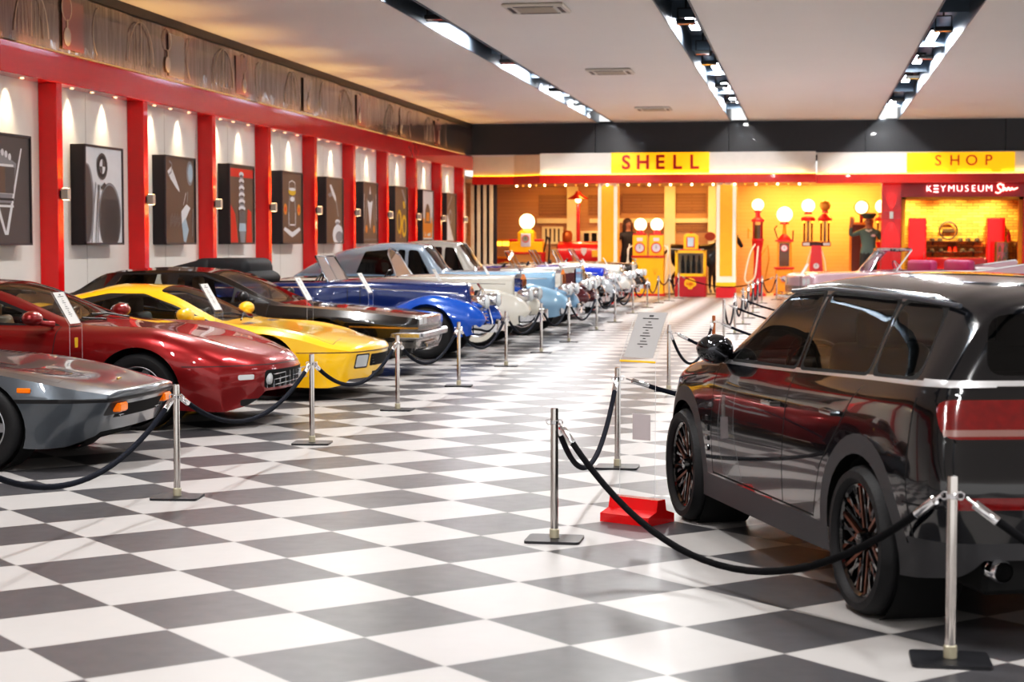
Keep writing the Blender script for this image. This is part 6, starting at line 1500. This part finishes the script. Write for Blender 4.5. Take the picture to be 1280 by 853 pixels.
def classic(name, label, cat, loc, P, L=4.9, hz=1.0, roof=None, RP=None, fend=None, grille='vee', gm=None, open_=True, top=None, wall=False, fr=.36, wsx=-1.85, ws=1.80, rear_spat=False, archw=False, seatm=TAN, scale=1.0, rzv=0, bonnet2=None):
    root = thing(name, label, cat, loc, rzv)
    fend = fend or P
    x0 = -.30
    l0 = [(x0, .22, .36), (-1.75, .52, .32), (-2.6, .70, .30), (-3.8, .70, .32), (-L, .42, .40)]
    l1 = [(x0, .25, .62), (-1.75, .55, .6), (-2.6, .74, .58), (-3.8, .72, .6), (-L, .48, .6)]
    l2 = [(x0, .22, hz - .12), (-1.75, .55, 1.0), (-2.6, .70, 1.0), (-3.8, .67, .98), (-L + .35, .50, .84), (-L, .36, .7)]
    if roof is None:
        l3 = [(x0, .12, hz - .02), (-1.75, .36, 1.07), (-2.6, .52, 1.05), (-3.8, .48, 1.04), (-L + .35, .3, .9), (-L, .2, .75)]
        l4 = [(x0, 0, hz), (-1.75, 0, 1.10), (-2.6, 0, 1.06), (-3.8, 0, 1.06), (-L + .35, 0, .93), (-L, 0, .77)]
    else:
        l3 = [(x0, .12, hz - .02), (wsx, .44, 1.08), (wsx - .42, .52, roof - .07), (-3.2, .56, roof - .03), (-3.9, .54, roof - .12), (-L + .35, .42, 1.02), (-L, .22, .76)]
        l4 = [(x0, 0, hz), (wsx, 0, 1.11), (wsx - .40, 0, roof - .01), (-3.1, 0, roof + .04), (-3.9, 0, roof - .06), (-L + .35, 0, 1.06), (-L, 0, .78)]
    B = Body([l0, l1, l2, l3, l4], nx=46, m=5, sharp=(2,) if roof else (), rf=.06, rr=.1, bowf=(-.10, -.7) if grille == 'vee' else (0, 0), leanf=(-.22, .9, -.9) if grille == 'vee' else (0, 0, 0))
    B.cut([(-1.95, .36), (-2.95, .36), (-2.95, .99), (-1.95, .99)], 'y', name='door')
    if roof:
        zt = roof - .10
        for g in ([(wsx - .22, 1.03), (wsx - .46, zt), (wsx - .62, zt + .01), (wsx - .62, 1.03)], [(wsx - .68, 1.03), (wsx - .68, zt + .01), (-3.02, zt + .02), (-3.02, 1.03)], [(-3.1, 1.03), (-3.1, zt + .02), (-3.62, zt - .02), (-3.78, 1.05)]):
            B.cut(rpoly(g, .04), 'y', name='side_window', m=GLASSD)
        for s in (1, -1): B.cut(rpoly([(wsx - .06, s * .03), (wsx - .06, s * .41), (wsx - .36, s * .46), (wsx - .36, s * .03)], .03), 'z', name='windscreen', m=GLASSW, cond=lambda c, n: c.z > 1.08)
        B.cut(rpoly([(-4.05, -.3), (-4.05, .3), (-4.35, .26), (-4.35, -.26)], .05), 'z', name='rear_window', m=GLASSD, cond=lambda c, n: c.z > 1.1)
        if RP: B.cut([(-L, 1.05), (wsx - .1, 1.05), (wsx - .1, 2), (-L, 2)], 'y', mi=3); B.cut([(-L + .3, -.75), (wsx - .05, -.75), (wsx - .05, .75), (-L + .3, .75)], 'z', mi=3, cond=lambda c, n: c.z > 1.06)
    else:
        B.cut(rpoly([(-ws - .18, -.52), (-ws - 1.55, -.54), (-ws - 1.55, .54), (-ws - .18, .52)], .15), 'z', delete=True, cond=lambda c, n: c.z > .95)
    if bonnet2: B.cut([(x0 + .02, -.3), (-1.75, -.6), (-1.75, .6), (x0 + .02, .3)], 'z', mi=3, cond=lambda c, n: n.z > .6)
    B.cut(seg((-.45, hz - .13), (-1.75, .97), .012), 'y', mi=2); B.cut(seg((-1.75, .99), (-3.9, .97), .016), 'y', mi=2)
    for a, b_ in (((-1.78, .34), (-1.78, 1.0)), ((-1.95, .34), (-1.95, .98)), ((-2.95, .36), (-2.95, .98))): B.cut(seg(a, b_, .01), 'y', mi=1)
    B.finish(root, [P, SEAM, CHROME, RP or bonnet2 or P])
    b = MB(); b.box((-2.7, 0, .45), (1.9, 1.1, .2)); b.box((-1.9, 0, .75), (.06, .95, .5)); b.box((-3.5, 0, .7), (.06, 1.0, .5)); b.box((-1.0, 0, .55), (1.2, .44, .4)); b.box((-4.1, 0, .5), (1.0, .6, .3)); b.obj('underbody', DARK, root)
    for s in (1, -1):
        F = Body([[(0, .10, .46), (-.25, .19, .32), (-.75, .22, .30), (-1.5, .19, .28), (-2.25, .10, .28)], [(0, .13, .54), (-.25, .22, .56), (-.75, .24, .6), (-1.5, .19, .44), (-2.25, .10, .33)], [(0, .07, .60), (-.22, .14, .74), (-.75, .15, .84), (-1.4, .12, .62), (-2.0, .06, .40), (-2.25, .05, .35)], [(0, 0, .62), (-.22, 0, .77), (-.75, 0, .88), (-1.4, 0, .67), (-2.0, 0, .42), (-2.25, 0, .36)]], nx=36, m=4, rf=.10, rr=.05)
        F.cut(circ(-.80, .36, .40, 28), 'y', delete=True, side=s, cond=lambda c, n: c.z < .78)
        F.cut(circ(-.80, .36, .40, 28), 'y', delete=True, side=-s, cond=lambda c, n: c.z < .74)
        F.finish(root, [fend, SEAM], (0.02, s * .62, 0), 'front_wing')
        F = Body([[(0, .08, .30), (-.5, .17, .30), (-.9, .19, .30), (-1.4, .16, .34), (-1.75, .08, .42)], [(0, .09, .4), (-.5, .19, .56), (-.9, .21, .6), (-1.4, .17, .56), (-1.75, .09, .48)], [(0, .05, .46), (-.4, .11, .78), (-.8, .12, .88), (-1.4, .09, .72), (-1.75, .04, .52)], [(0, 0, .48), (-.4, 0, .82), (-.8, 0, .92), (-1.4, 0, .76), (-1.75, 0, .54)]], nx=30, m=4, rf=.05, rr=.08)
        if not rear_spat: F.cut(circ(-.85, .36, .40, 28), 'y', delete=True, side=s, cond=lambda c, n: c.z < .78)
        F.finish(root, [fend, SEAM], (-L + 1.85, s * .66, 0), 'rear_wing')
        b = MB(); b.ball((0, 0, 0), (.14, .10, .10), 18); o = b.obj('headlamp', CHROME, root, 60); o.location = (-.10, s * .47, .78)
        b = MB(); b.lathe([(0, .03), (.06, .025), (.095, .0), (.105, -.02)], 20, tra(.11, 0, 0) @ rotm('Y', 90)); b.obj('headlamp_lens', LENS, o, 60)
        b = MB(); b.box((-2.6, s * .76, .315), (1.1, .2, .03), .008); b.obj('running_board', fend, root)
    # grille
    gm = gm or CHROME
    if grille == 'vee':
        b = MB()
        for k in range(10):
            z = .40 + .05 * k; xx = -.02 - .25 * max(0, z - .45); w = .16 * math.sin(PI * (z - .3) / .75) + .03
            b.tube([(xx - .20, -w, z), (xx - .03, 0, z), (xx - .20, w, z)], .010, 5)
        o = b.obj('grille', gm, root)
        b = MB(); b.tube([(-.01, 0, .36), (-.02, 0, .5), (-.14, 0, .92), (-.22, 0, hz + .01)], .018, 6)
        for s in (1, -1): b.tube([(-.10, s * .05, .36), (-.18, s * .19, .5), (-.22, s * .2, .68), (-.2, s * .1, .88), (-.17, 0, .95)], .014, 6)
        b.obj('grille_surround', CHROME, root); b = MB(); b.prism([(-.18, .4), (.18, .4), (.2, .66), (.02, .93), (-.02, .93), (-.2, .66)], 'x', -.26, -.2); b.obj('grille_backing', DARK, root)
    else:
        w = .26 if grille == 'tall' else .42; zt = hz + .02 if grille == 'tall' else hz - .12
        b = MB(); b.prism([(-w, .38), (w, .38), (w, zt - .06), (w * .4, zt), (-w * .4, zt), (-w, zt - .06)], 'x', -.30, -.20); b.obj('radiator_shell', CHROME, root)
        b = MB(); b.prism([(-w + .03, .41), (w - .03, .41), (w - .03, zt - .08), (-w + .03, zt - .08)], 'x', -.2, -.195); b.obj('radiator_core', DARK, root, 0)
        b = MB()
        if grille == 'tall':
            for k in range(11): b.box((-.188, -w + .045 + (2 * w - .09) * k / 10, (.41 + zt - .08) / 2), (.014, .012, zt - .5))
        else:
            for k in range(6): b.box((-.188, 0, .44 + (zt - .56) * k / 5), (.014, 2 * w - .06, .022))
        b.obj('grille_bars', gm, root)
        b = MB(); b.tube([(-.24, 0, zt), (-.24, 0, zt + .05), (-.34, 0, zt + .12)], [.02, .015, .006], 8); b.ball((-.24, 0, zt + .07), (.05, .02, .03), 8); b.obj('mascot', CHROME, root)
    b = MB(); P_ = [(-.12, -.82, .42), (.06, -.62, .42), (.13, -.3, .42), (.14, 0, .42), (.13, .3, .42), (.06, .62, .42), (-.12, .82, .42)]
    f = [pchip([(i, p[k]) for i, p in enumerate(P_)]) for k in range(3)]; R_ = [tuple(g(i / 4) for g in f) for i in range(25)]
    b.grid([[(x, y, z + dz) for x, y, z in R_] for dz in (-.055, .055)] + [[(x - .02, y, z + .055) for x, y, z in R_], [(x - .03, y, z) for x, y, z in R_], [(x - .02, y, z - .055) for x, y, z in R_], [(x, y, z - .055) for x, y, z in R_]])
    for s in (1, -1): b.box((.12, s * .3, .44), (.07, .06, .2), .02); b.box((-.08, s * .3, .42), (.4, .04, .05))
    b.obj('bumper', CHROME, root)
    b = MB(); P_ = [(-L - .02, y, .44) for y in (-.75, -.3, .3, .75)]; b.tube(P_, .04, 8); b.obj('rear_bumper', CHROME, root)
    tyre_rim(root, fr, .17, .22, 'disc', [(-.80, .71, 1), (-L + 1.0, .74, 1), (-.80, -.71, -1), (-L + 1.0, -.74, -1)], CHROMEB, wall)
    if roof is None:
        screen(root, -ws, 1.06, 1.12, .40, 28, CHROME, not archw, 1.0 if not archw else .7, .10 if archw else .0)
        for y in (.33, -.33): seat(root, -ws - .95, y, .45, seatm, False, .56, .52)
        steering(root, -ws - .4, .33, 1.0)
        if top:
            b = MB()
            b.box((-ws - 1.55, 0, 1.2), (.85, 1.26, .36), .13, 4); b.at(tra(-ws - 2.05, 0, 1.16) @ rotm('Y', -14)); b.box((0, 0, 0), (.8, 1.3, .30), .12, 4); b.at(tra(-ws - 1.25, 0, 1.14) @ rotm('Y', 28)); b.box((0, 0, 0), (.5, 1.22, .22), .09, 4)
            b.obj('folded_hood', mat('black_canvas', '15161b', .7), root)
    return root

BLUE = paint('deep_blue_paint', '10285f', .1, .22); BLUE2 = paint('blue_reflection_paint', '0f4fae', .1, .22)  # second blue paints the reflection on the wings into their colour
classic('open_tourer', 'deep blue open tourer with reflection-lightened blue wings and a narrow chrome grille', 'car', (-4.37, 24.55, 0), BLUE, 5.1, 1.02, None, None, BLUE2, 'vee', None, top=2, seatm=LEATH, ws=2.25)
classic('open_tourer', 'ivory open tourer with arched chrome windscreen and winged mascot', 'car', (-4.25, 27.75, 0), paint('ivory_paint', 'd3cfc4', 0, .25), 4.9, 1.08, None, None, None, 'tall', None, top=None, archw=True, wall=True, ws=2.12)
classic('saloon_car', 'pale blue saloon with silver-blue roof and dark windows in the left row', 'car', (-4.05, 30.9, 0), paint('pale_blue_paint', '86aac6', .15, .25), 5.3, 1.1, 1.56, paint('silver_blue_roof', '8c9aa8', .3, .25), None, 'tall', None, wsx=-2.22)
classic('saloon_car', 'maroon saloon with silver-grey bonnet top, roof and upright chrome radiator', 'car', (-4.1, 34.1, 0), paint('maroon_paint', '4a0f18', .1, .2), 5.0, 1.14, 1.60, paint('silver_grey_paint', 'a8a29a', .3, .25), None, 'tall', None, wsx=-2.18, bonnet2=paint('silver_grey_paint', 'a8a29a', .3, .25))
classic('roadster', 'black roadster with copper tinted barred grille in the left row', 'car', (-4.3, 37.2, 0), paint('black_paint', '0a0a0c', 0, .15), 4.6, .98, None, None, None, 'wide', mat('copper_trim', 'b0764a', .3, .8))
classic('roadster', 'royal blue roadster with silver wings in the left row', 'car', (-4.3, 40.5, 0), paint('royal_blue_paint', '1030a8', .05, .2), 4.5, 1.02, None, None, paint('silver_wing_paint', 'b4b8bc', .6, .25), 'wide', None)
classic('roadster', 'silver-white roadster with broad chrome front in the left row', 'car', (-4.3, 44.1, 0), paint('silver_white_paint', 'c8c4bc', .3, .25), 4.5, 1.04, None, None, None, 'wide', None)
classic('roadster', 'black and dark brown roadster at the far end of the left row', 'car', (-4.35, 47.6, 0), paint('brown_black_paint', '1c110c', 0, .18), 4.5, 1.04, None, None, None, 'tall', None, wall=True)

def build_fin_car():
    L = 5.7
    root = thing('finned_convertible', 'pale mauve pink open convertible with tail fins and magenta seats at right', 'car', (-.30, 40.6, 0), math.radians(199))
    P = paint('mauve_pink_paint', 'b898a0', .35, .28)
    lines = [[(0, .90, .32), (-.2, .96, .26), (-1.5, .98, .24), (-3.5, .99, .24), (-5, .98, .28), (-L, .9, .36)],
             [(0, .94, .55), (-.2, 1.0, .55), (-1.5, 1.01, .55), (-3.5, 1.02, .58), (-5, 1.0, .6), (-L, .92, .6)],
             [(0, .90, .82), (-.2, .96, .86), (-1.5, .97, .90), (-3.5, .98, .90), (-5, .98, .86), (-L, .9, .8)],
             [(0, .75, .86), (-.2, .82, .90), (-1.5, .80, .93), (-3.5, .86, .92), (-5, .84, .86), (-L, .8, .78)],
             [(0, .45, .84), (-.2, .5, .88), (-1.5, .5, .93), (-1.9, .5, .95), (-3.5, .5, .95), (-5, .5, .86), (-L, .5, .74)],
             [(0, 0, .84), (-.2, 0, .89), (-1.5, 0, .95), (-3.5, 0, .96), (-5, 0, .88), (-L, 0, .74)]]
    B = Body(lines, nx=60, m=4, sharp=(2,), bowf=(.1, -.8), rf=.06)
    B.cut(circ(-1.05, .35, .4, 28), 'y', delete=True, cond=lambda c, n: c.z < .78); B.cut(circ(-4.35, .33, .38, 28), 'y', delete=True, cond=lambda c, n: c.z < .7)
    B.cut(rpoly([(-1.95, -.72), (-4.0, -.74), (-4.0, .74), (-1.95, .72)], .15), 'z', delete=True, cond=lambda c, n: c.z > .85)
    B.cut([(-.82, .42), (.82, .42), (.82, .62), (-.82, .62)], 'x', dirn=1, name='grille', m=CHROMEB)
    for s in (1, -1):
        for k in (0, 1): B.cut(circ(s * (.58 + .2 * k), .72, .085, 18), 'x', dirn=1, name='headlamp', m=LENS)
    B.cut([(-2.0, .34), (-3.6, .34), (-3.6, .88), (-2.0, .88)], 'y', name='door')
    for a, b_ in (((-2.0, .3), (-2.0, .9)), ((-3.6, .3), (-3.6, .9))): B.cut(seg(a, b_, .01), 'y', mi=1)
    B.cut(seg((-.2, .62), (-5.5, .66), .03), 'y', mi=2)
    B.finish(root, [P, SEAM, CHROME])
    for s in (1, -1):
        prof = [(-3.4, .88), (-4.3, .98), (-5.2, 1.10), (-5.75, 1.17), (-5.80, 1.12), (-5.5, .84), (-4.6, .80)]
        b = MB(); n = len(prof); off = [(.0, .0)] * n
        yo = s * .90
        b.add([(x, yo - .05, z) for x, z in prof] + [(x, yo + .05 + 0, z if z < 1 else z - .005) for x, z in prof], [tuple(range(n)), tuple(range(n, 2 * n))[::-1]] + [(i, (i + 1) % n, n + (i + 1) % n, n + i) for i in range(n)]); o = b.obj('tail_fin', P, root, 30)
        b = MB(); b.tube([(x, yo, z + .012) for x, z in prof[:5]], .018, 6); b.obj('fin_trim', CHROME, o)
        b = MB(); b.lathe([(0, .18), (.02, .14), (.05, 0), (.05, -.04)], 14, tra(-5.66, yo, .98) @ rotm('Y', -90)); b.obj('tail_lamp', LENSR, root)
    # wrap-round windscreen
    R = [(-1.55 - .52 * abs(t) ** 2.6, .82 * t) for t in [(-1 + k / 8) for k in range(17)]]
    lo = [(x, y, .93) for x, y in R]; hi = [(x - .42 - .02 * abs(y), y * .86, 1.43) for x, y in R]
    b = MB(); b.grid([lo, hi]); o = b.obj('windscreen_glass', GLASSC, root, 60); b = MB(); b.tube(hi, .04, 6); b.tube([lo[0], hi[0]], .02, 6); b.tube([lo[-1], hi[-1]], .02, 6); b.tube(lo, .015, 6); b.obj('windscreen_frame', CHROME, root)
    b = MB(); b.box((-2.05, .0, 1.36), (.05, .3, .06), .02); b.obj('rear_view_mirror', CHROME, root)
    MAG = mat('magenta_leather', '9c2c5c', .45)
    for x in (-2.75, -3.65): b = MB(); b.box((x, 0, .62), (.55, 1.35, .2), .06, 2); b.box((x - .3, 0, .92), (.2, 1.38, .55), .08, 3); b.obj('bench_seat', MAG, root, 50)
    b = MB(); b.box((-2.0, 0, .88), (.3, 1.4, .16), .05, 2); b.obj('dashboard', MAG, root); steering(root, -2.3, .4, 1.0, CHROME, .2)
    b = MB(); b.box((-4.35, 0, .98), (.6, 1.5, .09), .04, 2); b.obj('hood_cover', mat('cover_white', 'c8c0c0', .5), root)
    b = MB(); b.tube([(-2.1, -.86, .94), (-3.2, -.9, .95), (-4.3, -.9, .95)], .018, 6); b.tube([(-2.1, .86, .94), (-3.2, .9, .95), (-4.3, .9, .95)], .018, 6); b.obj('door_top_trim', CHROME, root)
    b = MB(); b.box((.04, 0, .40), (.12, 1.85, .14), .05, 2); b.obj('bumper', CHROME, root); b = MB(); b.box((-5.74, 0, .45), (.12, 1.8, .16), .05, 2); b.obj('rear_bumper', CHROME, root)
    tyre_rim(root, .36, .2, .23, 'disc', [(-1.05, .82, 1), (-4.35, .82, 1), (-1.05, -.82, -1), (-4.35, -.82, -1)], CHROMEB, True)
    under(root, -5.3, -.3, .72, .22, .6)
build_fin_car()
# ================================================================== camera, world, view
cam = bpy.data.cameras.new('camera'); co = bpy.data.objects.new('camera', cam); COL.objects.link(co)
cam.sensor_width = 36; cam.lens = 36 * 2213.3 / 1280; cam.clip_end = 300
yaw, pit = 1.65383014e-01, 5.61546553e-02
co.location = (0, 0, 1.617); co.rotation_euler = (PI / 2 - pit, 0, yaw)
cam.dof.use_dof = True; cam.dof.focus_distance = 12.5; cam.dof.aperture_fstop = 3.6
S.camera = co
w = bpy.data.worlds.new('world'); S.world = w; w.use_nodes = True
nt = w.node_tree; bg = nt.nodes['Background']
tc = nt.nodes.new('ShaderNodeTexCoord'); sp = nt.nodes.new('ShaderNodeSeparateXYZ'); rp = nt.nodes.new('ShaderNodeValToRGB')
nt.links.new(tc.outputs['Generated'], sp.inputs[0]); nt.links.new(sp.outputs[2], rp.inputs[0])
rp.color_ramp.elements[0].color = (.86, .84, .82, 1); rp.color_ramp.elements[1].color = (.95, .93, .92, 1); rp.color_ramp.elements[1].position = .5
nt.links.new(rp.outputs[0], bg.inputs[0]); bg.inputs[1].default_value = 1.05
S.view_settings.view_transform = 'Standard'; S.view_settings.look = 'None'; S.view_settings.exposure = .46
vs = S.view_settings; vs.use_curve_mapping = True; cm = vs.curve_mapping; cv = cm.curves[3]
for px_, py_ in ((.03, .018), (.12, .102), (.4, .42)): cv.points.new(px_, py_)
cm.update()
S.cycles.max_bounces = 8; S.cycles.diffuse_bounces = 3; S.cycles.glossy_bounces = 4; S.cycles.transparent_max_bounces = 24; S.cycles.transmission_bounces = 4
S.cycles.sample_clamp_indirect = 6; S.cycles.use_denoising = True
